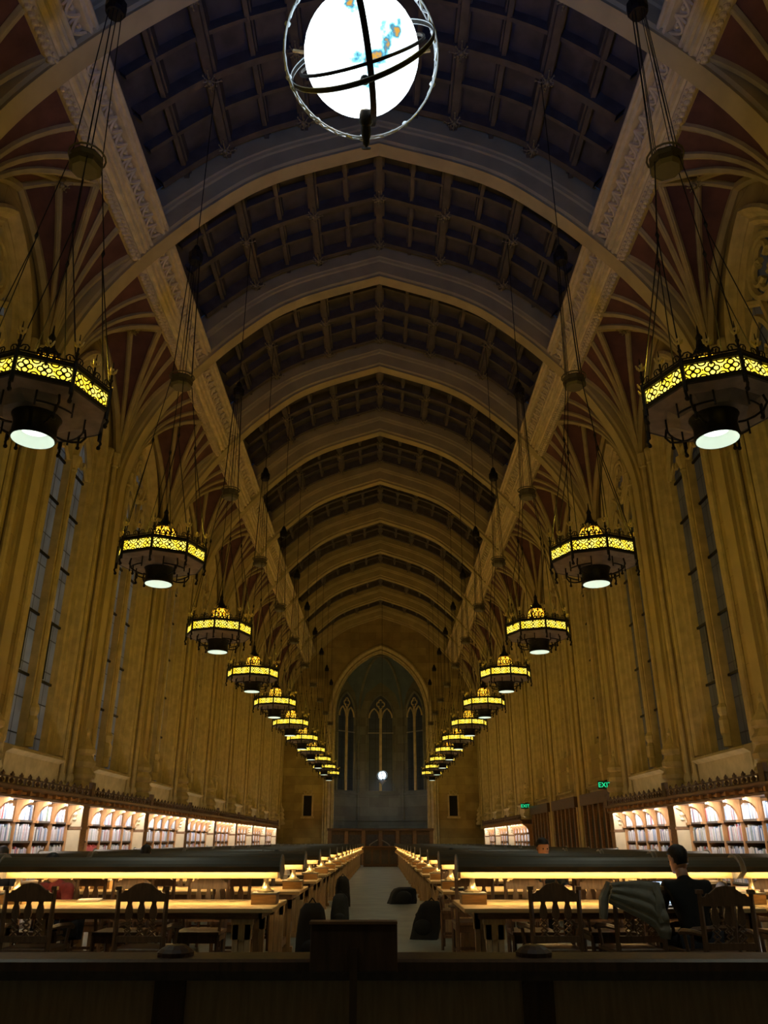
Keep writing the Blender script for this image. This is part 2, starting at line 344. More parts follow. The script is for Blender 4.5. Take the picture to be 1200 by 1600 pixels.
# coffered ceiling bay + frieze + vault, built once around y=0 and copied
def ceiling_bay():
    root = empty('ceiling', kind='structure')
    L = BAY/2-.45
    mb = MB(T)
    xs = []
    idx = [i for i in range(len(PROF)) if off(1.3, i)[0] <= 6.9]
    for side in (-1, 1):
        mb.grid([[(side*off(1.3, i)[0], -L-.1, off(1.3, i)[1]), (side*off(1.3, i)[0], L+.1, off(1.3, i)[1])] for i in idx])
        mb.grid([[(side*off(1.6, i)[0], -L-.1, off(1.6, i)[1]), (side*off(1.6, i)[0], L+.1, off(1.6, i)[1])] for i in idx])
    mb.build('coffer_boards', 'coffer', root)
    mb = MB(T)
    for k in range(-5, 6):   # purlins
        X = 1.03*k; w_ = .10 if k % 2 == 0 else .06
        h0 = .92 if k % 2 == 0 else 1.02
        za = at_x(h0, abs(X)); zb = at_x(1.32, abs(X))
        mb.box(X-w_, X+w_, -L-.05, L+.05, za, zb+.06)
        mb.box(X-w_*1.7, X+w_*1.7, -L-.05, L+.05, za+.16, zb+.06)
    for side in (-1, 1):
        for q in (-2, -1, 0, 1, 2):
            yy = q*1.03; w_ = .09 if q % 2 == 0 else .05; h0 = .92 if q % 2 == 0 else 1.02
            mb.grid([[(side*off(h, i)[0], yy+d, off(h, i)[1]) for d, h in ((-w_, 1.32), (-w_, h0), (w_, h0), (w_, 1.32))] for i in idx if off(1.3, i)[0] < 6.0])
    mb.build('coffer_ribs', 'beam', root)
    # bosses
    bb = MB()
    for k in range(8):
        a = 2*PI*k/8; r = .15 if k % 2 else .22
        bb.tube([(0, 0, -.02), (r*.55*math.cos(a), r*.55*math.sin(a), -.06), (r*math.cos(a), r*math.sin(a), -.01)], [.012, .014, .006], 4)
        bb.ball((r*math.cos(a), r*math.sin(a), -.01), .022, 5, 4)
        bb.ball((r*.5*math.cos(a+.2), r*.5*math.sin(a+.2), -.07), .02, 5, 4)
    bb.ball((0, 0, -.06), .05, 8, 5)
    b0 = None
    for kx in (-4, -2, 0, 2, 4):
        for q in (-2, 0, 2):
            p = T((1.03*kx, q*1.03, at_x(.90, abs(1.03*kx))))
            if b0 is None: b0 = o = bb.build('gilded_boss', 'bossgold', root)
            else: o = b0.copy(); COL.objects.link(o); o.parent = root
            o.location = p
    # frieze beams
    A = (5.55, 16.35); B = (6.33, 15.28)
    ul = math.hypot(B[0]-A[0], B[1]-A[1]); ux, uz = (B[0]-A[0])/ul, (B[1]-A[1])/ul
    nx, nz = uz, -ux                        # towards the hall, down and in
    if nx > 0: nx, nz = -nx, -nz
    def fp(side, u, n, y): return (side*(A[0]+ux*u+nx*n), y, A[1]+uz*u+nz*n)
    SECT = [(-.05,-.75),(-.05,.02),(.0,.06),(.06,.06),(.08,.0),(.13,.0),(.15,.05),(.21,.05),(.23,-.02),(.26,-.14),(.56,-.14),(.58,-.02),(.61,.05),(.67,.05),(.70,-.01),(.74,.05),(.81,.06),(.84,0),(.88,.05),(.95,.07),(.98,.0),(1.03,-.02),(1.10,.05),(1.24,.05),(1.30,-.04),(1.30,-.55)]
    for side in (-1, 1):
        mb = MB(T)
        mb.grid([[fp(side, u, n, yy) for u, n in SECT] for yy in (-L-.25, L+.25)])
        fz = mb.build('frieze', 'frieze', root)
        mb = MB(T); n = 14; st = (2*L+.4)/n
        for k in range(n):   # running tracery in the hollow
            y0 = -L-.2+st*k
            pth = [fp(side, .27+.28*math.sin(PI*t/6), -.03, y0+st*t/6) for t in range(7)]
            mb.tube(pth, .038, 5)
            mb.tube([fp(side, .27, -.05, y0), fp(side, .55, -.05, y0+st*.08)], .03, 4)
            mb.ball(fp(side, .36, -.06, y0+st*.5), .055, 6, 4)
        mb.build('frieze_tracery', 'frieze', fz)
        mb = MB(T); n = 34; st = (2*L+.4)/n
        for k in range(n):
            y0 = -L-.2+st*(k+.5)
            mb.ball(fp(side, 1.27, .04, y0), .075, 6, 4, (1, .8, 1)); mb.ball(fp(side, 1.18, .08, y0+st*.5), .045, 5, 4)
        mb.build('frieze_crest', 'frieze', fz)
        # fan vault
        Xe, Ze = 6.42, 15.35; Xw = 8.17
        P = [(7.98, sy*2.28, 12.0) for sy in (-1, 1)]
        def targ(s, sy):
            if s <= .6: return (Xe, sy*(2.5*(1-s/.6)), Ze+.25*(1-s/.6)*0)
            t = (s-.6)/.4; return (Xe+(Xw-Xe)*t, 0, Ze+.10*math.sin(PI*t)-.1*t)
        def rib(s, sy, t, lift=0):
            p = P[0] if sy < 0 else P[1]; q = targ(s, sy)
            c = (p[0]+.16*(q[0]-p[0]), p[1]+.12*(q[1]-p[1]), p[2]+.68*(q[2]-p[2]))
            a = [(1-t)**2*p[i]+2*t*(1-t)*c[i]+t*t*q[i] for i in range(3)]
            a[2] += lift; return (side*a[0], a[1], a[2])
        mb = MB(T)
        for sy in (-1, 1):
            mb.grid([[rib(s/15, sy, t/10, .06) for t in range(11)] for s in range(16)])
        mb.build('vault_web', 'vault', root, smooth=True)
        mb = MB(T)
        for sy in (-1, 1):
            for s in (0.0, .24, .44, .6, .8):
                mb.tube([rib(s, sy, t/12) for t in range(13)], [.035+.015*t/12 for t in range(13)], 5)
                mb.tube([rib(s, sy, t/12, .05) for t in range(13)], [.06+.03*t/12 for t in range(13)], 6)
            mb.tube([rib(1, sy, t/12, -.03) for t in range(13)], .12, 6)
        mb.tube([(side*targ(.6+.4*t/10, 1)[0], 0, targ(.6+.4*t/10, 1)[2]-.02) for t in range(11)], .08, 6)
        mb.tube([(side*targ(.6+.4*t/10, 1)[0], 0, targ(.6+.4*t/10, 1)[2]+.06) for t in range(11)], .11, 6)
        mb.build('vault_ribs', 'ribstone', root, smooth=True)
        o = b0.copy(); COL.objects.link(o); o.parent = root; o.location = T((side*7.2, 0, targ(.8, 1)[2]-.08)); o.scale = (.8, .8, .8)
    return root
cb = ceiling_bay(); cbt = tree(cb)
for j in range(J0, J1+1):
    c = cb if j == J0 else copy_tree(cbt)
    c.location = (0, BC(j)*S, 0)
    if j == J1: pass

# ------------------------------------------------------------------ side walls and windows
XW = 8.2
def gothic(hw, z0, z1, n=10):
    "right-hand half from spring to apex of a pointed arch"
    h = z1-z0; Rr = (h*h+hw*hw)/(2*hw); out = []
    a1 = math.asin(min(1, h/Rr))
    for k in range(n+1):
        a = a1*k/n; out.append((hw-Rr+Rr*math.cos(a), z0+Rr*math.sin(a)))
    out[-1] = (0, z1); return out
WOUT = gothic(1.52, 11.7, 14.35)
for side, nm in ((-1, 'wall_left'), (1, 'wall_right')):
    mb = MB(T)
    for j in range(J0, J1+1):
        yc = BC(j); x = side*XW; hb = BAY/2
        blind = side > 0 and not has_case(side, j)
        for sy in (-1, 1):
            mb.add([(x, yc+sy*1.52, FLOOR), (x, yc+sy*hb, FLOOR), (x, yc+sy*hb, 11.7), (x, yc+sy*1.52, 11.7)], [(0, 1, 2, 3)])
            mb.add([(x, yc+sy*1.52, 11.7), (x, yc+sy*hb, 11.7), (x, yc+sy*hb, 16.6), (x, yc+sy*1.52, 16.6)], [(0, 1, 2, 3)])
            mb.grid([[(x, yc+sy*a, b), (x, yc+sy*a, 16.6)] for a, b in WOUT])
        sill = 4.9 if blind else 3.5
        mb.add([(x, yc-1.52, FLOOR), (x, yc+1.52, FLOOR), (x, yc+1.52, sill), (x, yc-1.52, sill)], [(0, 1, 2, 3)])
    # outer skin
    y0, y1 = BC(J0)-BAY/2, 67.4
    mb.add([(side*9.0, y0, FLOOR), (side*9.0, y1, FLOOR), (side*9.0, y1, 16.8), (side*9.0, y0, 16.8)], [(0, 1, 2, 3)])
    mb.build(nm, 'stone', kind='structure')
def window_unit(side, gm):
    x0 = XW
    root = empty('window_1', kind='structure')
    JS = [(-.20,-.02),(-.20,-.12),(-.12,-.16),(-.04,-.10),(0,.0),(.05,.06),(.12,.05),(.15,.12),(.20,.16),(.25,.14),(.27,.22),(.30,.30)]
    def outline(w_):
        hw = 1.52-w_; pts = [(-hw, 3.5)]+[(-a, b) for a, b in gothic(hw, 11.7, 14.35-w_*1.2)]+[(a, b) for a, b in gothic(hw, 11.7, 14.35-w_*1.2)[::-1][1:]]+[(hw, 3.5)]
        return pts
    mb = MB(T)
    rows = [[(side*(x0+d), a, b) for a, b in outline(w_)] for w_, d in JS]
    mb.grid(rows); mb.build('window_frame', 'trimstone', root)
    mb = MB(T); mb.box(side*(x0+.10), side*(x0+.30), -.15, .15, 3.5, 11.5)
    mb.tube([(side*(x0+.07), 0, 3.6), (side*(x0+.07), 0, 10.9)], .085, 8)
    mb.lathe([(.13,0),(.13,.25),(.16,.3),(.16,.6),(.11,.7),(.15,.8),(.15,.9),(.09,1.0)], (side*(x0+.07), 0, 3.55), 8)
    mb.lathe([(.085,0),(.11,.05),(.09,.1),(.17,.35),(.18,.45)], (side*(x0+.07), 0, 10.7), 8)
    mb.build('mullion', 'trimstone', root)
    # tracery : two lancet heads and a quatrefoil
    mb = MB(T); X = side*(x0+.17)
    for sy in (-1, 1):
        g = gothic(.56, 11.0, 12.15, 6)
        pth = [(X, sy*.70-a, b) for a, b in g]+[(X, sy*.70+a, b) for a, b in g[::-1][1:]]
        mb.tube(pth, .10, 6)
        mb.tube([(X, sy*.70-.5, 11.0), (X, sy*.70-.12, 11.35), (X, sy*.70-.05, 11.15)], .06, 5)
        mb.tube([(X, sy*.70+.5, 11.0), (X, sy*.70+.12, 11.35), (X, sy*.70+.05, 11.15)], .06, 5)
        mb.tube([(X, sy*.1, 11.3), (X, sy*.35, 12.3), (X, sy*.95, 12.7)], .09, 6)
    for k in range(4):
        a = PI/2*k; c = (X, .24*math.cos(a), 13.0+.30*math.sin(a))
        mb.tube([(X, c[1]+.25*math.cos(a-2.2+4.4*t/8), c[2]+.28*math.sin(a-2.2+4.4*t/8)) for t in range(9)], .075, 6)
    mb.tube([(X, .62*math.cos(2*PI*t/20), 13.0+.72*math.sin(2*PI*t/20)) for t in range(21)], .10, 6, False)
    mb.build('tracery', 'trimstone', root, smooth=True)
    mb = MB(T); o = [(a, b) for a, b in outline(.3)]
    mb.add([(side*(x0+.30), a, b) for a, b in o], [tuple(range(len(o)))])
    mb.build('pane', gm, root)
    mb = MB(T)
    for sy in (-1, 1):
        for z in (5.2, 6.7, 8.2, 9.7, 10.9):
            mb.box(side*(x0+.24), side*(x0+.29), sy*.70-.58, sy*.70+.58, z-.03, z+.03)
    mb.build('saddle_bar', 'iron', root)
    mb = MB(T)
    for sy in (-1, 1):
        mb.box(side*(x0+.22), side*(x0+.28), sy*.70-.5, sy*.70-.05, 5.25, 6.65)
    mb.build('vent_opening', 'black', root)
    mb = MB(T)
    mb.prism([(0,3.5),(-.28,3.42),(-.30,3.36),(-.22,3.32),(-.16,3.28),(-.14,2.75),(-.2,2.70),(-.2,2.62),(-.1,2.5),(0,2.5)],
             lambda p: (side*(x0+p[0]), -1.55, p[1]), lambda p: (side*(x0+p[0]), 1.55, p[1]))
    mb.box(side*(x0), side*(x0+.3), -1.3, 1.3, 3.40, 3.5)
    mb.build('window_sill', 'trimstone', root)
    return root
wn = 1
for side, gm in ((-1, 'glassL'), (1, 'glassR')):
    w0 = window_unit(side, gm); wt = tree(w0); first = True
    for j in range(J0, J1+1):
        c = w0 if first else copy_tree(wt); first = False
        c.name = 'window_%d' % wn; wn += 1
        c.location = (0, BC(j)*S, 0)
        if side > 0 and not has_case(side, j):
            pass
# piers
def pier(side, low):
    root = empty('trim_100', kind='structure')
    mb = MB(T)
    plan = [(8.3,-1.24),(8.16,-1.24),(8.12,-1.14),(8.14,-1.0),(8.04,-.92),(8.02,-.80),(8.08,-.72),(7.98,-.60),(7.96,-.45)]
    plan = plan+[(7.96+.1, 0)]+[(a, -b) for a, b in plan[::-1]]
    mb.prism(plan, lambda p: (side*p[0], p[1], low), lambda p: (side*p[0], p[1], 12.1))
    mb.build('pier_shaft', 'stone', root)
    mb = MB(T)
    for sy in (-1, 1):
        for dx, dy, r in ((7.97, .68, .075), (8.06, .98, .065)):
            mb.tube([(side*dx, sy*dy, low), (side*dx, sy*dy, 12.0)], r, 8)
            mb.lathe([(r,0),(r*1.5,.04),(r*1.2,.1),(r*1.9,.35),(r*2.1,.45),(r*1.6,.5)], (side*dx, sy*dy, 11.85), 8)
            mb.lathe([(r*1.9,0),(r*1.9,.5),(r*1.4,.55),(r*1.8,.62),(r*1.2,.75)], (side*dx, sy*dy, low), 8)
    mb.build('colonnette', 'trimstone', root, smooth=True)
    if low > 0:
        mb = MB(T); z = 2.65; pr = []
        for k in range(4):
            r = .36-.035*k; pr += [(r-.05, z-2.65), (r+.02, z-2.60), (r+.03, z-2.50), (r-.03, z-2.42)]; z += .32
        pr += [(.16, z-2.65), (.06, z-2.45), (.09, z-2.38), (.0, z-2.2)]
        mb.lathe(pr, (side*7.90, 0, 2.65), 8, rot=PI/8)
        mb.build('corbel', 'trimstone', root)
    return root
pts = {}
for side in (-1, 1):
    for j in range(J0-1, J1+1):
        low = 2.35 if (has_case(side, j) or has_case(side, j+1)) else FLOOR
        key = (side, low)
        if key not in pts: p = pier(side, low); pts[key] = tree(p)
        else: p = copy_tree(pts[key])
        p.name = 'trim_%d' % tn; tn += 1
        p.location = (0, AC(j)*S, 0)

# ------------------------------------------------------------------ end wall with apse
YE = 67.0
mb = MB(T)
AO = gothic(4.0, 11.3, 16.7, 12)
for sx in (-1, 1):
    mb.add([(sx*4.0, YE, FLOOR), (sx*8.6, YE, FLOOR), (sx*8.6, YE, 11.3), (sx*4.0, YE, 11.3)], [(0, 1, 2, 3)])
    mb.add([(sx*4.0, YE, 11.3), (sx*8.6, YE, 11.3), (sx*8.6, YE, 22), (sx*4.0, YE, 22)], [(0, 1, 2, 3)])
    mb.grid([[(sx*a, YE, b), (sx*a, YE, 22)] for a, b in AO])
mb.build('wall_back', 'stone', kind='structure')
mb = MB(T)
def aout(w_): return [(-(4.0-w_), FLOOR)]+[(-a, b) for a, b in gothic(4.0-w_, 11.3, 16.7-w_*1.2, 12)]+[(a, b) for a, b in gothic(4.0-w_, 11.3, 16.7-w_*1.2, 12)[::-1][1:]]+[(4.0-w_, FLOOR)]
mb.grid([[(a, YE+d, b) for a, b in aout(w_)] for w_, d in ((-.35,0),(-.35,-.12),(-.22,-.18),(-.1,-.08),(-.02,.04),(.06,-.02),(.12,.12),(.2,.1),(.24,.3),(.24,.5))])
mb.build('trim_%d' % tn, 'trimstone', kind='structure'); tn += 1
# apse walls: three facets
AP = [(-3.95, YE+.3), (-1.9, YE+2.6), (1.9, YE+2.6), (3.95, YE+.3)]
root = empty('wall_apse', kind='structure')
mb = MB(T)
for a, b in zip(AP[:-1], AP[1:]):
    mb.add([(*a, FLOOR), (*b, FLOOR), (*b, 17.5), (*a, 17.5)], [(0, 1, 2, 3)])
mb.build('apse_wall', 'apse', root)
mb = MB(T)
for a, b in zip(AP[:-1], AP[1:]):
    dx, dy = b[0]-a[0], b[1]-a[1]; l = math.hypot(dx, dy); nxx, nyy = dy/l, -dx/l
    if nyy > 0: nxx, nyy = -nxx, -nyy
    for z, h_, d in ((5.05, .12, .12), (3.0, .1, .08)):
        A_ = (a[0]+nxx*d, a[1]+nyy*d); B_ = (b[0]+nxx*d, b[1]+nyy*d)
        mb.add([(*a, z), (*A_, z), (*B_, z), (*b, z), (*a, z+h_), (*A_, z+h_), (*B_, z+h_), (*b, z+h_)], [(0, 1, 2, 3), (4, 5, 6, 7), (1, 2, 6, 5)])
for x, y in AP[1:3]:
    mb.tube([(x, y-.08, 3.1), (x, y-.08, 11.5)], .12, 6)
mb.build('string_course', 'apse', root)
mb = MB(T)   # vault web + ribs
apx = (0, YE+.4, 16.3)
for a, b in zip(AP[:-1], AP[1:]):
    mid = ((a[0]+b[0])/2, (a[1]+b[1])/2)
    def arc(p, z0, t): return (p[0]*(1-t**1.6), p[1]+(apx[1]-p[1])*t**1.6, z0+(apx[2]-z0)*math.sin(t*PI/2))
    mb.grid([[arc(p, z, t/8) for t in range(9)] for p, z in ((a, 11.5), (((a[0]*2+mid[0])/3, (a[1]*2+mid[1])/3), 13.4), (mid, 14.4), (((b[0]*2+mid[0])/3, (b[1]*2+mid[1])/3), 13.4), (b, 11.5))])
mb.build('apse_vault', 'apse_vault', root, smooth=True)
mb = MB(T)
for p in AP: mb.tube([(lambda q: (q[0], q[1]-.05, q[2]-.05))(arc(p, 11.5, t/10)) for t in range(11)], .12, 6)
mb.build('apse_ribs', 'apse', root, smooth=True)
def apse_window(a, b, hw, n):
    c = ((a[0]+b[0])/2, (a[1]+b[1])/2); ang = math.atan2(b[1]-a[1], b[0]-a[0])
    loc = T((c[0], c[1], 0)); root = empty('window_%d' % n, (loc.x, loc.y, 0), ang, kind='structure')
    def t2(p): v = T(p); return v
    z0, zs, zt = 5.35, 11.6, 13.3
    def o_(w_): return [(-(hw-w_), z0)]+[(-x, z) for x, z in gothic(hw-w_, zs, zt-w_, 8)]+[(x, z) for x, z in gothic(hw-w_, zs, zt-w_, 8)[::-1][1:]]+[(hw-w_, z0)]
    mb = MB(T); mb.grid([[(x, d, z) for x, z in o_(w_)] for w_, d in ((-.18,0),(-.18,-.1),(-.05,-.12),(0,-.03),(.08,-.03),(.1,-.01))]); mb.build('window_frame', 'apse', root)
    mb = MB(T); q = o_(.08); mb.add([(x, -.02, z) for x, z in q], [tuple(range(len(q)))]); mb.build('pane', 'glassE', root)
    mb = MB(T); mb.box(-.11, .11, -.12, -.02, z0, 12.0); mb.build('mullion', 'trimstone', root)
    mb = MB(T)
    for sx in (-1, 1):
        g = gothic(hw*.40, 11.3, 12.1, 5)
        mb.tube([(sx*hw*.5-x, -.06, z) for x, z in g]+[(sx*hw*.5+x, -.06, z) for x, z in g[::-1][1:]], .07, 5)
    for k in range(4):
        an = PI/2*k
        mb.tube([(.17*math.cos(an)+.17*math.cos(an-2+4*t/6), -.06, 12.45+.2*math.sin(an)+.2*math.sin(an-2+4*t/6)) for t in range(7)], .06, 5)
    mb.build('tracery', 'trimstone', root)
    mb = MB(T); mb.box(-hw, hw, -.10, -.04, 10.0, 10.08); mb.build('saddle_bar', 'slate', root)
for (a, b), hw in zip(zip(AP[:-1], AP[1:]), (.98, 1.1, .98)):
    apse_window(a, b, hw, wn); wn += 1
# wood panelling at the foot of the apse
root = empty('trim_%d' % tn, kind='structure', label='dark oak door-like panelling across the foot of the far apse'); tn += 1
mb = MB(T); mb.box(-4.05, 4.05, YE-.10, YE+.15, FLOOR, 2.25); mb.box(-4.2, 4.2, YE-.22, YE+.15, 2.25, 2.42); mb.build('panelling', 'wood_dark', root)
for k in range(6):
    mb = MB(T); x = -3.35+k*1.34; mb.box(x-.45, x+.45, YE-.16, YE-.1, 0.2, 1.95); mb.build('panel', 'shelf', root)
for k in range(7):
    mb = MB(T); x = -4.02+k*1.34; mb.box(x-.14, x+.14, YE-.18, YE-.1, FLOOR, 2.25); mb.build('stile', 'wood_mid', root)
for sx in (-1, 1):   # slit windows in flanks
    root = empty('window_%d' % wn, kind='structure'); wn += 1
    mb = MB(T); mb.box(sx*5.5, sx*6.15, YE-.03, YE+.05, 3.35, 4.85); mb.build('pane', 'black', root)
    mb = MB(T); mb.box(sx*5.38, sx*5.5, YE-.1, YE+.05, 3.25, 4.95); mb.box(sx*6.15, sx*6.27, YE-.1, YE+.05, 3.25, 4.95); mb.box(sx*5.3, sx*6.35, YE-.14, YE+.05, 3.15, 3.30); mb.box(sx*5.38, sx*6.27, YE-.1, YE+.05, 4.85, 4.95)
    mb.ring(T((sx*5.62, YE-.06, 5.12)), 0, 0) if False else None
    for q in (-.18, .18): mb.tube([(sx*5.83+q+.15*math.cos(t*PI/6), YE-.06, 5.12+.15*math.sin(t*PI/6)) for t in range(13)], .04, 5)
    mb.build('window_frame', 'trimstone', root)
for sx in (-1, 1):   # clustered shafts on the arch jambs
    mb = MB(T)
    for k, (dx, r) in enumerate(((0.22, .09), (.42, .07), (.6, .06))): mb.tube([(sx*(4.0+dx), YE-.12, FLOOR), (sx*(4.0+dx), YE-.12, 11.4)], r, 8)
    mb.build('trim_%d' % tn, 'trimstone', kind='structure'); tn += 1
# front wall behind the camera
mb = MB(T); mb.box(-9.2, 9.2, -6.4, -6.1, FLOOR, 22); mb.build('wall_front', 'stone', kind='structure')

# ------------------------------------------------------------------ entrance screen in the right wall
for n_, j in enumerate((4, 5, 6)):
    root = empty('trim_%d' % tn, (0, BC(j)*S, 0), kind='structure'); tn += 1
    mb = MB(T); mb.box(7.95, 8.25, -2.3, 2.3, FLOOR, 3.0); mb.build('screen_wall', 'wood_dark', root)
    mb = MB(T)
    mb.box(7.80, 8.0, -2.3, 2.3, 2.75, 3.15); mb.box(7.84, 8.0, -2.3, 2.3, FLOOR, .1)
    mb.build('cornice', 'wood_dark', root)
    for k in range(6):
        mb = MB(T); y = -2.0+.8*k; mb.box(7.82, 7.98, y-.08, y+.08, FLOOR, 2.75); mb.build('pilaster', 'wood_mid', root)
    for k in range(5):
        mb = MB(T); y = -1.6+.8*k; mb.prism([(y-.3, .3), (y+.3, .3), (y+.3, 2.2), (y, 2.6), (y-.3, 2.2)], lambda p: (7.90, p[0], p[1]), lambda p: (7.96, p[0], p[1])); mb.build('panel', 'curtain', root)

# ------------------------------------------------------------------ lanterns
def lantern():
    root = empty('hanging_lantern', category='lantern')
    z0 = 4.60; RV = .60
    def vtx(k, r=RV, z=0, half=0): a = PI/2+2*PI*(k+half)/8+.05; return (r*math.cos(a), r*math.sin(a), z)
    # plate
    mb = MB(); mb.lathe([(.30,.20),(.42,.26),(.585,.27),(.585,.29),(.2,.30)], (0,0,0), 8, rot=PI/2+.05); mb.build('tray', 'tray', root)
    mb = MB(); mb.lathe([(.185,-.02),(.20,.0),(.19,.02),(.185,.12),(.20,.18),(.25,.25),(.33,.275),(.2,.29)], (0,0,0), 24, cap=False); mb.build('downlight_drum', 'iron', root, smooth=True)
    mb = MB(); mb.lathe([(.18,-.02),(.15,.05),(.11,.075)], (0,0,0), 24, cap=False); mb.build('reflector', 'lens', root, smooth=True)
    mb = MB(); mb.lathe([(.11,.07),(.0,.071)], (0,0,0), 24, cap=False); mb.build('bulb', 'bulb', root)
    # octagon frame
    mb = MB()
    for r0, za, zb in ((RV, .27, .315), (RV, .455, .50)):
        mb.lathe([(r0-.03, za), (r0+.012, za), (r0+.02, (za+zb)/2), (r0+.012, zb), (r0-.03, zb)], (0, 0, 0), 8, cap=False, rot=PI/2+.05)
    for k in range(8):
        p = vtx(k); mb.tube([(p[0]*1.01, p[1]*1.01, .20), (p[0]*1.01, p[1]*1.01, .52)], .019, 6)
        mb.tube([(p[0]*1.01, p[1]*1.01, .22), (p[0]*1.04, p[1]*1.04, .18), (p[0]*1.01, p[1]*1.01, .14)], .013, 5); mb.ball((p[0]*1.01, p[1]*1.01, .13), .022, 6, 4)
    mb.build('ring_frame', 'iron', root)
    for k in range(8):
        a = vtx(k, RV-.012); b = vtx(k+1, RV-.012)
        mb = MB(); mb.add([(a[0], a[1], .31), (b[0], b[1], .31), (b[0], b[1], .46), (a[0], a[1], .46)], [(0, 1, 2, 3)])
        o = mb.build('amber_panel', 'amber', root)
        ul = o.data.uv_layers.new(name='UVMap')
        for lp in o.data.loops:
            v = o.data.vertices[lp.vertex_index].co
            t = (Vector((v.x, v.y))-Vector(a[:2])).length/(Vector(b[:2])-Vector(a[:2])).length
            ul.data[lp.index].uv = (t, (v.z-.31)/.15)
    # cresting scrolls between finials
    mb = MB()
    for k in range(8):
        a = Vector(vtx(k)); b = Vector(vtx(k+1))
        for q in range(4):
            c = a.lerp(b, (q+.5)/4); d = (b-a).normalized(); sg = 1 if q % 2 else -1
            mb.tube([tuple(c+d*sg*(.045-.011*t/2)*math.cos(t*.9)+Vector((0, 0, .545+.04*math.sin(t*.9)*(1-t*.06)))) for t in range(9)], .007, 4)
        mb.tube([tuple(a+Vector((0, 0, .52))), tuple(b+Vector((0, 0, .52)))], .008, 4)
    mb.build('cresting', 'iron', root)
    f1 = None
    for k in range(16):
        p = vtx(k//2, RV if k % 2 == 0 else RV*.93, 0, .5 if k % 2 else 0)
        if f1 is None:
            mb = MB(); mb.tube([(0, 0, .48), (0, 0, .66), (0, 0, .80)], [.012, .010, .003], 5)
            mb.ball((0, 0, .60), .02, 6, 4); f1 = o = mb.build('finial', 'iron', root)
            mb = MB()
            for q in range(4):
                a = PI/2*q; mb.tube([(0, 0, .665), (.028*math.cos(a), .028*math.sin(a), .69), (.042*math.cos(a), .042*math.sin(a), .725)], [.008, .012, .006], 5)
            mb.ball((0, 0, .72), .016, 6, 4); f2 = mb.build('gilt_bud', 'gold', o)
        else:
            o = f1.copy(); COL.objects.link(o); o.parent = root; q = f2.copy(); COL.objects.link(q); q.parent = o
        o.location = (p[0], p[1], 0 if k % 2 == 0 else -.06)
    # dome
    mb = MB(); n = 8; prof = [(.17,.50),(.178,.60),(.172,.70),(.14,.78),(.09,.82)]
    rows = [[(r*math.cos(2*PI*k/16), r*math.sin(2*PI*k/16), z) for k in range(17)] for r, z in prof]
    mb.grid(rows); o = mb.build('dome', 'dome', root, smooth=True); ul = o.data.uv_layers.new(name='UVMap')
    for p_ in o.data.polygons:
        us = []
        for li in p_.loop_indices:
            v = o.data.vertices[o.data.loops[li].vertex_index].co; us.append((math.atan2(v.y, v.x)/(2*PI)) % 1)
        for li, u in zip(p_.loop_indices, us):
            if max(us)-u > .5: u += 1
            v = o.data.vertices[o.data.loops[li].vertex_index].co
            ul.data[li].uv = (u, (v.z-.5)/.33)
    mb = MB(); mb.lathe([(.15,.80),(.11,.84),(.09,.87),(.045,.94),(.03,1.02),(.035,1.05),(.012,1.10),(.006,1.18),(0,1.2)], (0,0,0), 8)
    for k in range(8):
        a = 2*PI*k/8; mb.tube([(.18*math.cos(a), .18*math.sin(a), .48), (.185*math.cos(a), .185*math.sin(a), .68), (.12*math.cos(a), .12*math.sin(a), .82)], .009, 4)
        mb.ball((.10*math.cos(a), .10*math.sin(a), .87), .014, 5, 4)
    mb.build('spire', 'iron', root)
    # scroll brackets below tray
    for k in range(4):
        a = PI/4+PI/2*k; ca, sa = math.cos(a), math.sin(a); mb = MB()
        pth = [(.20, .08), (.26, .07), (.34, .08), (.42, .11), (.46, .17), (.44, .25)]
        mb.tube([(r*ca, r*sa, z) for r, z in pth], .011, 5)
        ar = [(.40*math.cos(a-.42+.84*t/8), .40*math.sin(a-.42+.84*t/8), .16) for t in range(9)]
        mb.tube(ar, .010, 5)
        for e in (ar[0], ar[-1]): mb.tube([(e[0], e[1], .26), e, (e[0], e[1], .12)], .009, 5)
        mb.tube([(.40*ca, .40*sa, .17), (.40*ca, .40*sa, .05)], .011, 5); mb.ball((.40*ca, .40*sa, .045), .02, 6, 4)
        mb.build('scroll_bracket', 'iron', root)
    # cables, turnbuckles, pulley disc, top block
    ZD = 7.77-z0; ZH = 10.16-z0; ZT = T((0, 0, at_x(.92, 4.1)))[2]-z0
    for k in range(4):
        a = PI/2+PI/2*k+.05+PI/8; ca, sa = math.cos(a), math.sin(a)
        zm = 6.75-z0; tm = (zm-.5)/(ZD-.5); rm = RV*(1-tm)*.92+.16*tm
        mb = MB(); mb.tube([(.165*ca, .165*sa, ZD), (rm*ca, rm*sa, zm+.06)], .006, 4)
        for e in (-1, 1):
            p = vtx(2*k+(0 if e < 0 else 1)); mb.tube([(rm*ca, rm*sa, zm-.06), (p[0], p[1], .72 if False else .5)], .006, 4)
        mb.build('cable', 'iron', root)
        mb = MB(); mb.lathe([(.0, .07), (.022, .0), (.0, -.07)], (rm*ca, rm*sa, zm), 4, cap=False); mb.build('turnbuckle', 'iron', root)
        mb = MB()
        for e in (-.022, .022): mb.tube([(.15*ca+e*sa, .15*sa-e*ca, ZD+.1), (.07*ca+e*sa, .07*sa-e*ca, ZH)], .005, 4)
        mb.build('cable', 'iron', root)
    mb = MB(); mb.lathe([(.0,-.05),(.13,-.05),(.17,-.02),(.18,.04),(.15,.06),(.175,.10),(.17,.12),(.0,.12)], (0, 0, ZD), 8, cap=False)
    mb.ring((0, 0, ZD+.14), .185, .011, 16, 5); mb.build('pulley_disc', 'hood', root)
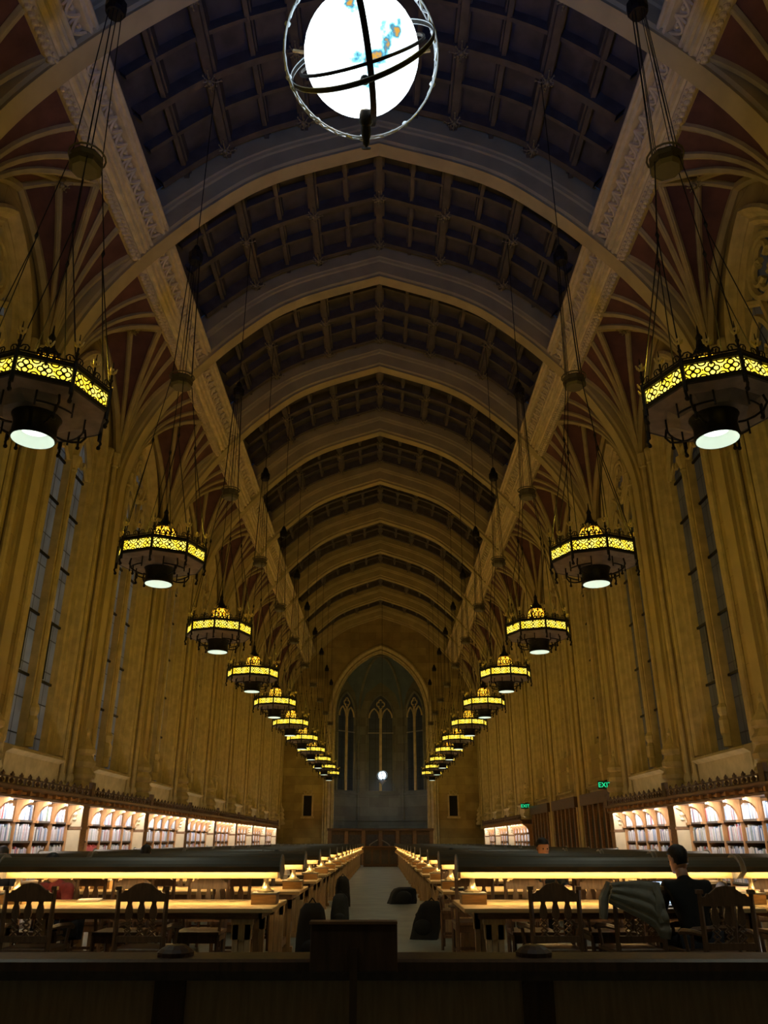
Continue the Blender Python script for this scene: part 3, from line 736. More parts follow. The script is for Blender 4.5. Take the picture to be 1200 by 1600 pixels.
    mb = MB(); mb.lathe([(.0,-.06),(.10,-.05),(.12,0),(.12,.12),(.09,.16),(.05,.28),(.02,.32),(0,.33)], (0, 0, ZH), 10, cap=False); mb.build('pulley_block', 'iron', root)
    mb = MB(); mb.tube([(0, 0, ZH+.3), (0, 0, ZT)], .008, 4); mb.build('chain', 'iron', root)
    light('POINT', 'dome_lamp', (0, .085, .97), UPLIGHT_W, AMBER, root, shadow_soft_size=.03)
    light('SPOT', 'down_lamp', (0, 0, -.03), DOWN_W, (.85, .95, .8), root, shadow_soft_size=.1, spot_size=1.9, spot_blend=.6)
    return root
def light_fix(root): pass
L0 = lantern(); L0['group'] = 'hanging lanterns along both sides of the hall'
lt = tree(L0); first = True
for side, sn in ((-1, 'left'), (1, 'right')):
    for j in range(-1, 11):
        c = L0 if first else copy_tree(lt); first = False
        c.location = (side*3.97*S, BC(j)*S, 4.60)
        if j < 0: c['label'] = 'unseen octagonal iron lantern beside the camera, added to light the railing, %s row' % sn; continue  # unseen pair extending the rows, added to light the foreground railing
        c['label'] = ('octagonal iron lantern with amber panels, nearest of the %s row' % sn) if j == 0 else ('octagonal iron lantern with amber panels, %s from the front in the %s row' % (ORD[j], sn)) if j < 10 else ('octagonal iron lantern with amber panels, farthest of the %s row' % sn)

# ------------------------------------------------------------------ globes
def globe(name, loc, r, rings, lab, power, scaleE=1):
    root = empty(name, loc, label=lab, category='globe lamp')
    mb = MB(); mb.ball((0, 0, 0), r, 40, 24); mb.build('globe_shade', 'globe', root, smooth=True)
    tilt = Matrix.Rotation(math.radians(23), 3, 'Y') @ Matrix.Rotation(math.radians(0), 3, 'X')
    # outer meridian: flat pierced band in a vertical plane facing the room
    def band(R0, wd, th, axm, name_, m_):
        rows = []; n = 72
        for i in range(n+1):
            a = 2*PI*i/n
            rows.append([tuple(axm @ Vector(((R0+dr)*math.cos(a), (R0+dr)*math.sin(a), dz))) for dr, dz in ((-th, -wd), (th, -wd), (th, wd), (-th, wd))])
        return MB().grid(rows, True).build(name_, m_, root)
    e_ = math.radians(54)
    RG, UP, TO = Vector((1, 0, 0)), Vector((0, -math.sin(e_), math.cos(e_))), Vector((0, -math.cos(e_), -math.sin(e_)))
    def axn(n):
        n = n.normalized(); t = n.cross(Vector((.13, .31, .94))).normalized(); return Matrix((t, n.cross(t), n)).transposed()
    face = axn(TO+UP*.30+RG*.16)
    for R0, dz in ((1.34, .042), (1.34, -.042)):
        MB().ring(face @ Vector((0, 0, dz)), r*R0, .006, 72, 5, face).build('pierced_hoop', 'palemetal', root)
    b = MB()
    for i in range(30):
        a = 2*PI*i/30; st = 2*PI/30
        f = lambda an, z: tuple(face @ Vector((r*1.34*math.cos(an), r*1.34*math.sin(an), z)))
        b.tube([f(a, -.042), f(a+st*.5, .042), f(a+st, -.042)], .009, 4)
        if i % 3 == 0:
            c0 = f(a+st*.5, 0); b.ball(c0, .022, 6, 5)
            b.grid([[f(a-st*.5, -.04), f(a-st*.5, .04)], [f(a-st*.1, -.04), f(a-st*.1, .04)]])
    b.build('pierced_band', 'palemetal', root)
    hz = axn(UP.copy()*1.0+TO*.30+RG*(-.30))
    band(r*1.30, .012, r*.012, hz, 'horizon_ring', 'iron'); band(r*1.30, .018, r*.004, hz, 'horizon_edge', 'palemetal')
    band(r*1.12, .010, r*.02, axn(UP+TO*.12+RG*(-.26)), 'inner_horizon_ring', 'iron')
    mer = axn(RG+TO*(-.13)+UP*.14)
    band(r*1.12, .020, r*.025, mer, 'meridian_strap', 'iron')
    mb = MB(); lo = TO*r*.55-UP*r*1.02+RG*.030
    B_ = Matrix((RG, TO, -UP)).transposed()
    mb.tf = lambda p: lo + B_ @ Vector(p)
    mb.lathe([(.0,-.09),(.035,-.08),(.045,-.05),(.048,.0),(.034,.02),(.038,.05),(.032,.08),(.022,.11),(.024,.13),(.010,.15),(.0,.155)], (0, 0, 0), 14, cap=False)
    mb.ring((0, 0, .16), .026, .008, 14, 5)
    mb.build('pivot_mount', 'iron', root, smooth=True)
    mb = MB(); mb.ball(TO*r*1.1-UP*r*.34+RG*(.028), .032, 10, 6); mb.build('strap_boss', 'iron', root, smooth=True)
    mb = MB()
    for sx in (-1, 1): mb.tube([(sx*r*.98, 0, .02), (sx*r*1.2, 0, .04)], .012, 6)
    mb.build('stay', 'brass', root)
    return root
g1 = globe('globe_lamp', (-.08, 3.72, 6.24), .388, 1, 'large bright white globe lamp in black rings hanging overhead', GLOBE_W)
mb = MB()
for sx in (-1, 1): mb.tube([(sx*.05, .0, .5), (sx*.15, 0, 9.1)], .008, 5)
mb.build('hanging_rod', 'iron', g1)
light('SPOT', 'globe_glow', (0, .1, .62), GLOBE_W, (.07, .22, 1.0), g1, (math.radians(180-38), 0, 0), shadow_soft_size=.25, spot_size=math.radians(95), spot_blend=1.0)
g2 = globe('globe_lamp', (.10, 49.6, 4.95), .225, 1, 'small far bright globe lamp in front of the central end window', 8)
mb = MB(); mb.tube([(0, 0, .4), (0, 0, 10.7)], .012, 5); mb.build('hanging_rod', 'iron', g2)
light('POINT', 'globe_glow', (0, -.9, -.3), 12, (.45, .65, 1.0), g2, shadow_soft_size=.2)
mb = MB(); mb.lathe([(.28,-.34),(.30,-.30),(.20,-.36),(.05,-.5),(0,-.6)], (0, 0, 0), 12, cap=False); mb.build('cradle', 'slate', g2)
light('AREA', 'apse_wash', (0, .4, -1.2), 9, (.55, .75, 1.0), g2, (math.radians(60), 0, 0), shape='DISK', size=.4)

# ------------------------------------------------------------------ bookcases
XF = 5.85
def bookcase():
    "faces +X; local origin on the floor at the wall line, centred on its bay"
    hb = BAY*S/2; root = empty('bookcase', category='bookcase')
    d0 = 6.16-XF   # depth
    mb = MB(); mb.box(-.02, .02, -hb+.02, hb-.36, 0, 1.95); mb.build('back_panel', 'shelf', root)
    n = 5; cw = (2*hb-.42)/n
    for k in range(n+1):
        y = -hb+.03+cw*k; mb = MB(); mb.box(.02, d0+.01, y-.014, y+.014, 0, 1.93)
        mb.tube([(d0+.01, y, .05), (d0+.01, y, 1.64)], .017, 6); mb.build('divider', 'case', root)
        mb = MB()   # curved bracket to the canopy
        pr = [(d0, 1.60), (d0+.04, 1.62), (d0+.05, 1.70), (d0+.08, 1.78), (d0+.14, 1.85), (d0+.24, 1.90), (d0+.24, 1.94), (d0, 1.94)]
        mb.prism(pr, lambda p: (p[0], y-.035, p[1]), lambda p: (p[0], y+.035, p[1])); mb.box(d0, d0+.07, y-.045, y+.045, 1.60, 1.635); mb.build('bracket', 'case', root)
    for z in (.08, .40, .70, 1.0, 1.32, 1.64):
        mb = MB(); mb.box(.02, d0, -hb+.04, hb-.38, z-.03, z); mb.build('shelf', 'shelf', root)
    mb = MB(); mb.box(0, d0+.05, -hb+.01, hb-.37, 0, .05); mb.build('plinth', 'casedark', root)
    # end post (one per bay, at the far end)
    mb = MB(); mb.box(0, d0+.26, hb-.34, hb-.03, 0, 1.94)
    for z in (.10, 1.52): mb.box(d0+.02, d0+.28, hb-.36, hb-.01, z, z+.04)
    po = mb.build('post', 'wood_mid', root)
    mb = MB()
    for s_ in (-1, 1):
        y = hb-.185+s_*.16
        mb.box(.03, d0+.255, y-.008, y+.008, .16, 1.51); mb.box(.03, d0+.255, y-.010, y+.010, 1.57, 1.93)
        mb.lathe([(.02,0),(.05,.03),(.03,.07),(.06,.12),(.02,.17)], (d0+.12, y, 1.66), 8)
    mb.build('lit_post_side', 'cream', po)  # pale plates paint the shelf light falling on the sides of the post
    # canopy
    mb = MB()
    pr = [(-.05, 1.94), (d0+.28, 1.94), (d0+.30, 1.97), (d0+.26, 1.985), (d0+.27, 2.03), (d0+.34, 2.07), (d0+.36, 2.10), (-.05, 2.10)]
    mb.prism(pr, lambda p: (p[0], -hb, p[1]), lambda p: (p[0], hb, p[1])); cn = mb.build('canopy', 'casedark', root)
    mb = MB(); mb.box(d0+.25, d0+.28, -hb+.02, hb-.02, 1.99, 2.03)
    for k in range(12):
        y = -hb+(k+.5)*2*hb/12; mb.box(d0+.26, d0+.335, y-.03, y+.03, 1.975, 2.045)
    mb.build('dentils', 'case', cn)
    mb = MB(); n2 = 13
    mb.box(d0+.30, d0+.33, -hb, hb, 2.10, 2.125); mb.box(d0+.30, d0+.33, -hb, hb, 2.205, 2.23)
    for k in range(n2):
        y = -hb+(k+.5)*2*hb/n2
        mb.box(d0+.295, d0+.335, y-.035, y+.035, 2.22, 2.265); mb.tube([(d0+.315, y, 2.26), (d0+.315, y, 2.30)], [.028, .004], 5)
        for e in (-1, 1): mb.tube([(d0+.315, y, 2.12), (d0+.315, y+e*.07, 2.165), (d0+.315, y, 2.21)], .012, 4)
        mb.tube([(d0+.315, y-hb/n2, 2.12), (d0+.315, y-hb/n2, 2.21)], .022, 5); mb.ball((d0+.315, y, 2.165), .03, 6, 4)
    mb.box(d0+.28, d0+.35, hb-.27, hb-.09, 2.1, 2.36)
    mb.build('cresting', 'casedark', cn)
    light('AREA', 'shelf_lamp', (d0+.24, 0, 1.925), SHELF_W, (1.0, .90, .80), root, (0, math.radians(38), 0), shape='RECTANGLE', size=.05, size_y=2*hb-.5)
    light('AREA', 'cove_lamp', (d0+.1, 0, 2.13), COVE_W, (1.0, .80, .55), root, (0, math.radians(180+18), 0), shape='RECTANGLE', size=.05, size_y=2*hb-.9)
    return root
bk = bookcase(); bkt = tree(bk); first = True
CASES = []
for side, sn in ((-1, 'left'), (1, 'right')):
    ncase = 0
    for j in range(0, J1):
        if j == J1-0: continue
        if not has_case(side, j+0): continue
        if j < 1: continue
        c = bk if first else copy_tree(bkt); first = False
        c.location = (side*6.16, BC(j)*S-.45, 0)
        if side > 0: c.rotation_euler = (0, 0, PI); c.scale = (1, -1, 1)
        c['label'] = 'lit oak bookcase bay under a carved canopy, %s from the front on the %s wall' % (ORD[ncase], sn); ncase += 1
        c['group'] = 'lit bookcase bays along the walls'
        CASES.append((side, j, c, ncase))
# books
PAL = [((.62,.62,.70),'pale grey'),((.70,.66,.60),'cream'),((.55,.60,.72),'pale blue'),((.20,.30,.50),'blue'),((.10,.14,.24),'navy'),((.66,.50,.54),'pale pink'),((.42,.36,.50),'mauve'),((.50,.08,.08),'red'),((.30,.30,.32),'grey'),((.16,.14,.13),'dark brown'),((.72,.72,.76),'white'),((.25,.34,.30),'grey green')]
def book_mesh(w_, h, d, ci, fancy=True):
    mb = MB(); mb.box(0, d, -w_/2, w_/2, 0, h)
    # rounded spine plus label band
    mb.prism([(d, -w_/2), (d+.006, -w_/4), (d+.008, 0), (d+.006, w_/4), (d, w_/2)], lambda p: (p[0], p[1], 0.0), lambda p: (p[0], p[1], h))
    me = bpy.data.meshes.new('book'); me.from_pydata(mb.v, [], mb.f)
    ca = me.color_attributes.new('col', 'FLOAT_COLOR', 'CORNER')
    for i in range(len(ca.data)): ca.data[i].color = (*PAL[ci][0], 1)
    me.materials.append(M['book']); return me
WTS = [5, 4, 4, 3, 2, 2, 2, 1, 3, 1, 5, 1]
CI = [i for i, w_ in enumerate(WTS) for _ in range(w_)]
bmeshes = {}
n_ind = 0
stv, stf, stc = [], [], []
ROWN = {1.64: 'top', 1.32: 'middle', 1.0: 'third'}
cw = (BAY*S-.42)/5
order = sorted(CASES, key=lambda t: (t[1], t[0]))
def book_at(side, j, y, z, w_, h, d, ci, lab, individual):
    global n_ind
    X0 = 6.16; s_ = side
    # local frame of case: +x into hall
    if individual:
        key = (ci, round(w_*200), round(h*50), round(d*50))
        if key not in bmeshes: bmeshes[key] = book_mesh(round(w_*200)/200, round(h*50)/50, round(d*50)/50, ci)
        o = bpy.data.objects.new('book', bmeshes[key]); COL.objects.link(o)
        rz = 0 if s_ < 0 else PI
        o.location = (s_*(X0-.29+d), BC(j)*S-.45+y, z+.001); o.rotation_euler = (0, 0, rz)
        o['label'] = lab; o['category'] = 'book'; o['group'] = 'books on the lit shelves'; n_ind += 1
    else:
        x0, x1 = .29-d, .29; o_ = len(stv)
        for xx, yy, zz in ((x0,-1,0),(x1,-1,0),(x1,1,0),(x0,1,0),(x0,-1,1),(x1,-1,1),(x1,1,1),(x0,1,1)):
            yl = y+yy*w_/2
            stv.append((s_*(X0-xx), BC(j)*S-.45+yl, z+zz*h+.001))
        for f in ((0,3,2,1),(4,5,6,7),(0,1,5,4),(1,2,6,5),(2,3,7,6),(3,0,4,7)):
            stf.append(tuple(i+o_ for i in f)); stc.append(ci)
for side, j, c, nc in order:
    rr = random.Random(side*100+j)
    for z in (1.64, 1.32, 1.0, .70, .40, .08):
        for k in range(5):
            cols = list(range(5))
            yc = -2.113+.03+cw*(k+.5); y = yc-cw/2+.02; m = 0
            full = rr.choice([.96, .98, 1.0, 1.0, .86]); redrun = rr.random() < .02
            hb_ = rr.uniform(.20, .235)
            while y < yc-cw/2+.02+(cw-.04)*full:
                w_ = rr.choice([.02, .025, .03, .035, .04, .05]) if j < 4 else rr.choice([.04, .05, .06])
                if y+w_ > yc+cw/2-.018: break
                h = hb_+rr.uniform(-.03, .03); d = rr.uniform(.17, .22); ci = 7 if redrun else rr.choice(CI)
                ind = z > .95 and ((j == 2 and side < 0 and n_ind < 170) or (j == 2 and side > 0 and n_ind < 300 and n_ind >= 0))
                # ordinals from the left as seen facing the shelf
                sn = 'left' if side < 0 else 'right'
                if ind:
                    ordn = ORD[m]
                    lab = '%s book, %s in column %s, %s lit shelf, %s wall bookcase with %s' % (PAL[ci][1], ordn, ['one','two','three','four','five'][k], ROWN[z], sn, 'individual books') if False else '%s book, %s along, %s column, %s visible shelf, second %s-wall bookcase' % (PAL[ci][1], ordn, ORD[k], ROWN[z], sn)
                else: lab = ''
                book_at(side, j, y+w_/2, z, w_*.96, h, d, ci, lab, ind); m += 1
                y += w_
me = bpy.data.meshes.new('books'); me.from_pydata(stv, [], stf); me.materials.append(M['book'])
ca = me.color_attributes.new('col', 'FLOAT_COLOR', 'CORNER')
for p, ci in zip(me.polygons, stc):
    for li in p.loop_indices: ca.data[li].color = (*PAL[ci][0], 1)
o = bpy.data.objects.new('shelved_books', me); COL.objects.link(o); o['kind'] = 'stuff'; o['label'] = 'rows of pale and coloured books filling the other lit wall shelves'; o['category'] = 'books'

# ------------------------------------------------------------------ tables with reading lamps
ROWS = [8.5+2.6*k for k in range(16)]
TL = 2.72
def table():
    root = empty('reading_table', category='table')
    mb = MB(); mb.box(0, TL, -.60, .60, .722, .758); mb.build('tabletop', 'oaktop', root, bevel=.006)
    mb = MB(); mb.box(.10, TL-.10, -.50, -.47, .665, .722); mb.box(.10, TL-.10, .47, .50, .665, .722); mb.box(.10, .13, -.5, .5, .665, .722); mb.box(TL-.13, TL-.1, -.5, .5, .665, .722); mb.build('apron', 'wood_mid', root)
    for x in (.20, TL-.36):
        for y in (-.49, .43):
            mb = MB()
            mb.box(x, x+.05, y, y+.06, .05, .70); mb.box(x+.11, x+.16, y, y+.06, .05, .70); mb.box(x+.055, x+.105, y+.015, y+.045, .05, .50)
            mb.prism([(x-.02, .62), (x+.18, .62), (x+.18, .70), (x-.02, .70)], lambda p: (p[0], y-.005, p[1]), lambda p: (p[0], y+.065, p[1]))
            mb.prism([(x-.01, .50), (x+.17, .50), (x+.175, .62), (x-.015, .62)], lambda p: (p[0], y, p[1]), lambda p: (p[0], y+.06, p[1]))
            mb.box(x-.03, x+.19, y-.02, y+.08, 0, .06); mb.build('leg', 'oakpale', root)
        mb = MB(); mb.box(x+.05, x+.11, -.43, .43, .10, .18); mb.build('stretcher', 'wood_mid', root)
    return root
def reading_lamp():
    root = empty('reading_lamp', category='lamp')
    for x in (.145, TL-.145):
        mb = MB(); mb.box(x-.12, x+.12, -.12, .12, 0, .085); b_ = mb.build('wood_block', 'oak', root, bevel=.004)
        mb = MB(); mb.box(x-.125, x+.125, -.125, .125, .085, .10); mb.build('cap_plate', 'slate', b_)
        mb = MB(); mb.lathe([(.085,.10),(.08,.115),(.05,.13),(.032,.16),(.024,.20),(.028,.22),(.022,.24),(.026,.26),(.035,.275),(.024,.29),(.018,.31)], (x, 0, 0), 8)
        mb.build('brass_post', 'brass', root, smooth=True)
    mb = MB(); mb.box(.03, TL-.03, -.03, .03, .222, .292); mb.build('lamp_rail', 'oaktop', root, bevel=.004)
    prof = [(-.165,.285),(-.165,.33),(-.15,.355),(-.11,.385),(-.05,.41),(.05,.41),(.11,.385),(.15,.355),(.165,.33),(.165,.285)]
    inner = [(y*.93, z-.012 if abs(y) < .16 else z) for y, z in prof]
    mb = MB(); mb.grid([[(x, y, z) for y, z in prof+inner[::-1]] for x in (.0, TL)], True, False)
    mb.box(-.002, TL+.002, -.172, -.163, .282, .296); mb.box(-.002, TL+.002, .163, .172, .282, .296)
    h = mb.build('lamp_hood', 'hood', root)
    for x in (-.012, TL): 
        mb = MB(); pr = [(.17*math.cos(PI*t/10), .285+.155*math.sin(PI*t/10)) for t in range(11)]+[(-.05, .22), (.05, .22)]
        mb.prism(pr, lambda p: (x, p[0], p[1]), lambda p: (x+.012, p[0], p[1])); mb.build('end_cap', 'slate', root)
    for y in (-.095, .095):
        mb = MB(); mb.tube([(.06, y, .325), (TL-.06, y, .325)], .012, 5); mb.build('lamp_tube', 'tube', root)
    return root
tb = table(); lp = reading_lamp(); tbt, lpt = tree(tb), tree(lp); first = True
XT = {(-1, 0): -.93-TL, (1, 0): .80, (-1, 1): -.93-TL*2-.06+.95, (1, 1): .80+TL+.06}
for k, y in enumerate(ROWS):
    for s_, sn in ((-1, 'left'), (1, 'right')):
        for q, qn in ((0, 'aisle-side'), (1, 'wall-side')):
            a = tb if first else copy_tree(tbt); b = lp if first else copy_tree(lpt); first = False
            x = .80 if s_ > 0 else -.93-TL
            sc = 1
            if q:
                sc = .62; x = (.80+TL+.06) if s_ > 0 else (-.93-TL-.06-TL*sc)
            a.location = (x, y, 0); b.location = (x, y, .759); a.scale = (sc, 1, 1); b.scale = (sc, 1, 1)
            a['label'] = 'long oak reading table, %s row from the front, %s, %s of the aisle' % (ORD[k], qn, sn); a['group'] = 'rows of reading tables'
            b['label'] = 'long bronze-hooded lamp on the %s table of the %s row, %s of the aisle' % (qn, ORD[k], sn); b['group'] = 'hooded lamps on the reading tables'

# ------------------------------------------------------------------ chairs
def chair(m='chairwood', parts=True):
    "faces +Y (seat ahead of back); origin on floor under the back"
    root = empty('library_chair', category='chair')
    mb = MB()
    for x in (-.205, .205):
        m2 = MB(); m2.tube([(x, .03, 0), (x, 0, .46), (x*1.02, -.03, .95)], [.020, .024, .019], 4); m2.box(x*1.02-.024, x*1.02+.024, -.055, -.005, .925, .955); m2.build('leg', m, root)
        m3 = MB(); m3.tube([(x*1.05, .44, 0), (x*1.05, .44, .44)], [.018, .022], 4); m3.build('leg', m, root)
        m4 = MB(); m4.tube([(x*1.02, -.01, .63), (x*1.15, .15, .635), (x*1.2, .36, .62), (x*1.25, .42, .60)], [.018, .022, .026, .018], 6); m4.tube([(x*1.05, .38, .44), (x*1.15, .38, .61)], .016, 4); m4.build('armrest', m, root)
    s1 = MB(); s1.box(-.23, .23, -.01, .46, .43, .465); s1.build('seat', m, root, bevel=.006)
    s1 = MB(); s1.box(-.21, .21, .01, .04, .36, .43); s1.box(-.21, .21, .42, .45, .36, .43); s1.box(-.215, .215, .42, .44, .14, .17); s1.box(-.21, .21, .02, .04, .14, .17)
    for sx in (-1, 1): s1.box(sx*.21-.01, sx*.21+.01, .02, .44, .14, .43) if False else s1.box(sx*.21-.01, sx*.21+.01, .03, .44, .37, .42)
    for sx in (-1, 1): s1.box(sx*.20-.01, sx*.20+.01, .03, .44, .145, .165)
    s1.build('seat_frame', m, root)
    # arched top rail with shoulders
    top = [(-.20,.90),(-.17,.905),(-.155,.925),(-.135,.925),(-.12,.935),(-.07,.972),(0,.985),(.07,.972),(.12,.935),(.135,.925),(.155,.925),(.17,.905),(.20,.90),(.20,.835),(-.20,.835)]
    s1 = MB(); s1.prism(top, lambda p: (p[0], -.045+(0 if p[1] > .88 else .006), p[1]), lambda p: (p[0], -.018+(0 if p[1] > .88 else .006), p[1])); s1.build('top_rail', m, root)
    s1 = MB(); s1.box(-.20, .20, -.018, .006, .52, .57); s1.build('bottom_rail', m, root)
    for cx in (-.105, 0, .105):
        s1 = MB(); pr = [(.022,.84),(.018,.82),(.030,.78),(.034,.75),(.030,.72),(.020,.70)]
        poly = [(cx+a, b) for a, b in pr]+[(cx-a, b) for a, b in pr[::-1]]
        s1.prism(poly, lambda p: (p[0], -.035+(.84-p[1])*.08, p[1]), lambda p: (p[0], -.018+(.84-p[1])*.08, p[1]))
        for e in (-1, 1):
            s1.tube([(cx+e*.026*math.cos(t*PI/2), -.02+.02*t/6, .70-.022*t) for t in range(7)], .010, 5)
        s1.box(cx-.012, cx+.012, -.018, 0.0, .66, .67)
        s1.build('splat', m, root)
    return root
ch_d = chair(); ct = tree(ch_d)
PLACED = []
CHN = [0]
def put_chair(x, y, rz, lab, grp='library chairs around the reading tables'):
    c = ch_d if CHN[0] == 0 else copy_tree(ct); CHN[0] += 1
    c.location = (x, y, 0); c.rotation_euler = (0, 0, rz); c['label'] = lab; c['group'] = grp; return c
# pixel-matched front row: near side (backs to camera)
y0 = ROWS[0]
for x, lab in ((-3.00, 'dark carved chair, near side of first left table, left of the pair facing away'), (-2.02, 'dark carved chair, near side of first left table, right of the pair facing away')):
    put_chair(x, y0-.88, 0, lab)
put_chair(1.56, y0-.88, 0, 'dark carved chair alone at the near side of the first right table')
put_chair(2.28, y0-.88, .08, 'dark chair with a grey quilted coat over its back')
put_chair(2.84, y0-1.40, 0, 'dark chair back just right of the seated man in black')
put_chair(3.08, y0-.70, PI/2, 'chair turned sideways under the seated man in black')
# far side of front row (facing camera)
for n_, x in enumerate((-3.48, -2.66, -1.83)):
    put_chair(x, y0+.98, PI, 'pale lit chair, far side of first left table, %s from the left' % ORD[n_])
for n_, x in enumerate((1.62, 2.42, 3.2)):
    put_chair(x, y0+.98, PI, 'pale lit chair, far side of first right table, %s from the left' % ORD[n_])
put_chair(4.3, y0+.95, PI, 'lit chair on the far side of the first wall-side right table')
for k in range(1, 15):
    y = ROWS[k]
    for s_, sn in ((-1, 'left'), (1, 'right')):
        xs = [s_*1.55+(-.13 if s_ < 0 else 0), s_*2.45+(-.1 if s_ < 0 else 0), s_*3.3] if k < 4 else [s_*1.55+(-.13 if s_ < 0 else 0)]
        for n_, x in enumerate(xs):
            if k == 1 and s_ > 0 and n_ == 0: x = 1.13
            x += R.uniform(-.08, .08) if not (k == 1 and n_ == 0) else 0
            put_chair(x, y-.94-R.uniform(0, .1), R.uniform(-.1, .1), 'carved chair, near side, %s row, %s from the aisle on the %s' % (ORD[k], ORD[n_], sn))
            put_chair(x+R.uniform(-.08, .08), y+.97+R.uniform(0, .06), PI+R.uniform(-.1, .1), 'carved chair, far side, %s row, %s from the aisle on the %s' % (ORD[k], ORD[n_], sn))

# ------------------------------------------------------------------ people
def skin_mesh(name, verts, edges, radii, m, parent, sub=2, flat=None):
    me = bpy.data.meshes.new(name); me.from_pydata([tuple(v) for v in verts], edges, [])
    o = bpy.data.objects.new(name, me); COL.objects.link(o)
    sk = o.modifiers.new('s', 'SKIN'); sk.use_smooth_shade = True
    for i, r in enumerate(radii):
        me.skin_vertices[0].data[i].radius = r if isinstance(r, tuple) else (r, r)
    me.skin_vertices[0].data[0].use_root = True
    ss = o.modifiers.new('u', 'SUBSURF'); ss.levels = sub; ss.render_levels = sub
    dg = bpy.context.evaluated_depsgraph_get(); nm = bpy.data.meshes.new_from_object(o.evaluated_get(dg))
    o.modifiers.clear(); o.data = nm; nm.materials.clear(); nm.materials.append(M[m])
    for p in nm.polygons: p.use_smooth = True
    o.parent = parent; return o
def head(parent, c, yaw, pitch, hairm='hair', long_=False):
    "c = centre of head; parent-space; looks towards +Y"
    hd = empty('head_pivot') ; bpy.data.objects.remove(hd)
    rot = Matrix.Rotation(yaw, 4, 'Z') @ Matrix.Rotation(pitch, 4, 'X')
    def P(x, y, z): return tuple(Vector(c)+(rot @ Vector((x, y, z))))
    mb = MB(); rows = []
    prof = [(-.115,.035,.02),(-.10,.055,.030),(-.075,.064,.018),(-.04,.071,.006),(0,.074,.0),(.04,.075,-.003),(.075,.066,-.005),(.10,.045,-.005),(.115,.012,-.005)]
    for z, r, yo in prof:
        row = []
        for k in range(20):
            a = 2*PI*k/20; x = r*math.cos(a); y = r*1.22*math.sin(a)+yo
            if -.03 < z < .01 and abs(math.cos(a)) < .35 and math.sin(a) > 0: y += .014*(1-abs(math.cos(a))/.35)
            if z == 0 and .3 < abs(math.cos(a)) < .7 and math.sin(a) > 0: y -= .008
            if z == -.075 and abs(math.cos(a)) < .4 and math.sin(a) > 0: y += .005
            row.append(P(x, y, z))
        rows.append(row)
    mb.grid(rows, True, True)
    for s_ in (-1, 1):
        mb.ball(P(s_*.078, -.005, -.01), .022, 8, 6, (.45, .7, 1.3))
    mb.tube([P(0, .088, .01), P(0, .106, -.022), P(0, .094, -.03)], [.006, .012, .008], 6)
    f = mb.build('face', 'skin', parent, smooth=True)
    mb = MB()
    mb.tube([P(-.022, .092, -.058), P(0, .097, -.057), P(.022, .092, -.058)], [.003, .006, .003], 5); mb.build('mouth', 'maroon', f)
    mb = MB()
    for s_ in (-1, 1): mb.ball(P(s_*.03, .084, .004), .009, 6, 5)
    mb.build('eyes', 'black', f)
    mb = MB(); rows = []
    lo = -.06 if not long_ else -.16
    for z, r in ((lo, .062), (-.02, .078), (.02, .084), (.06, .083), (.095, .067), (.118, .040), (.128, .012)):
        row = []
        for k in range(20):
            a = 2*PI*k/20; x = r*math.cos(a); y = r*1.22*math.sin(a)-.010
            if math.sin(a) > -.15 and z < .06:
                y = min(y, .0+max(0, z)*.5-.012); x *= .99
            row.append(P(x, y, z+.004))
        rows.append(row)
    mb.grid(rows, True, True); mb.build('hair', hairm, parent, smooth=True)
def hand(parent, w_, dirv, side):
    "five curled fingers from wrist w_ in direction dirv"
    d = Vector(dirv).normalized(); up = Vector((0, 0, 1)); sd = d.cross(up).normalized()*side
    w_ = Vector(w_); V = [w_, w_+d*.045, w_+d*.085]; E = [(0, 1), (1, 2)]; Rr = [(.022, .016), (.030, .014), (.034, .013)]
    for k, (o_, ln) in enumerate(((-.030, .062), (-.010, .074), (.010, .070), (.029, .056))):
        b = len(V); p0 = w_+d*.088+sd*o_; V += [p0, p0+d*ln*.45-up*.006, p0+d*ln*.8-up*.022, p0+d*ln-up*.042]
        E += [(2, b), (b, b+1), (b+1, b+2), (b+2, b+3)]; Rr += [.0095, .009, .008, .0065]
    b = len(V); t0 = w_+d*.03-sd*.03; V += [t0, t0+d*.03-sd*.02-up*.008, t0+d*.055-sd*.022-up*.02]; E += [(1, b), (b, b+1), (b+1, b+2)]; Rr += [.012, .010, .008]
    return skin_mesh('hand', V, E, Rr, 'skin', parent, 1)
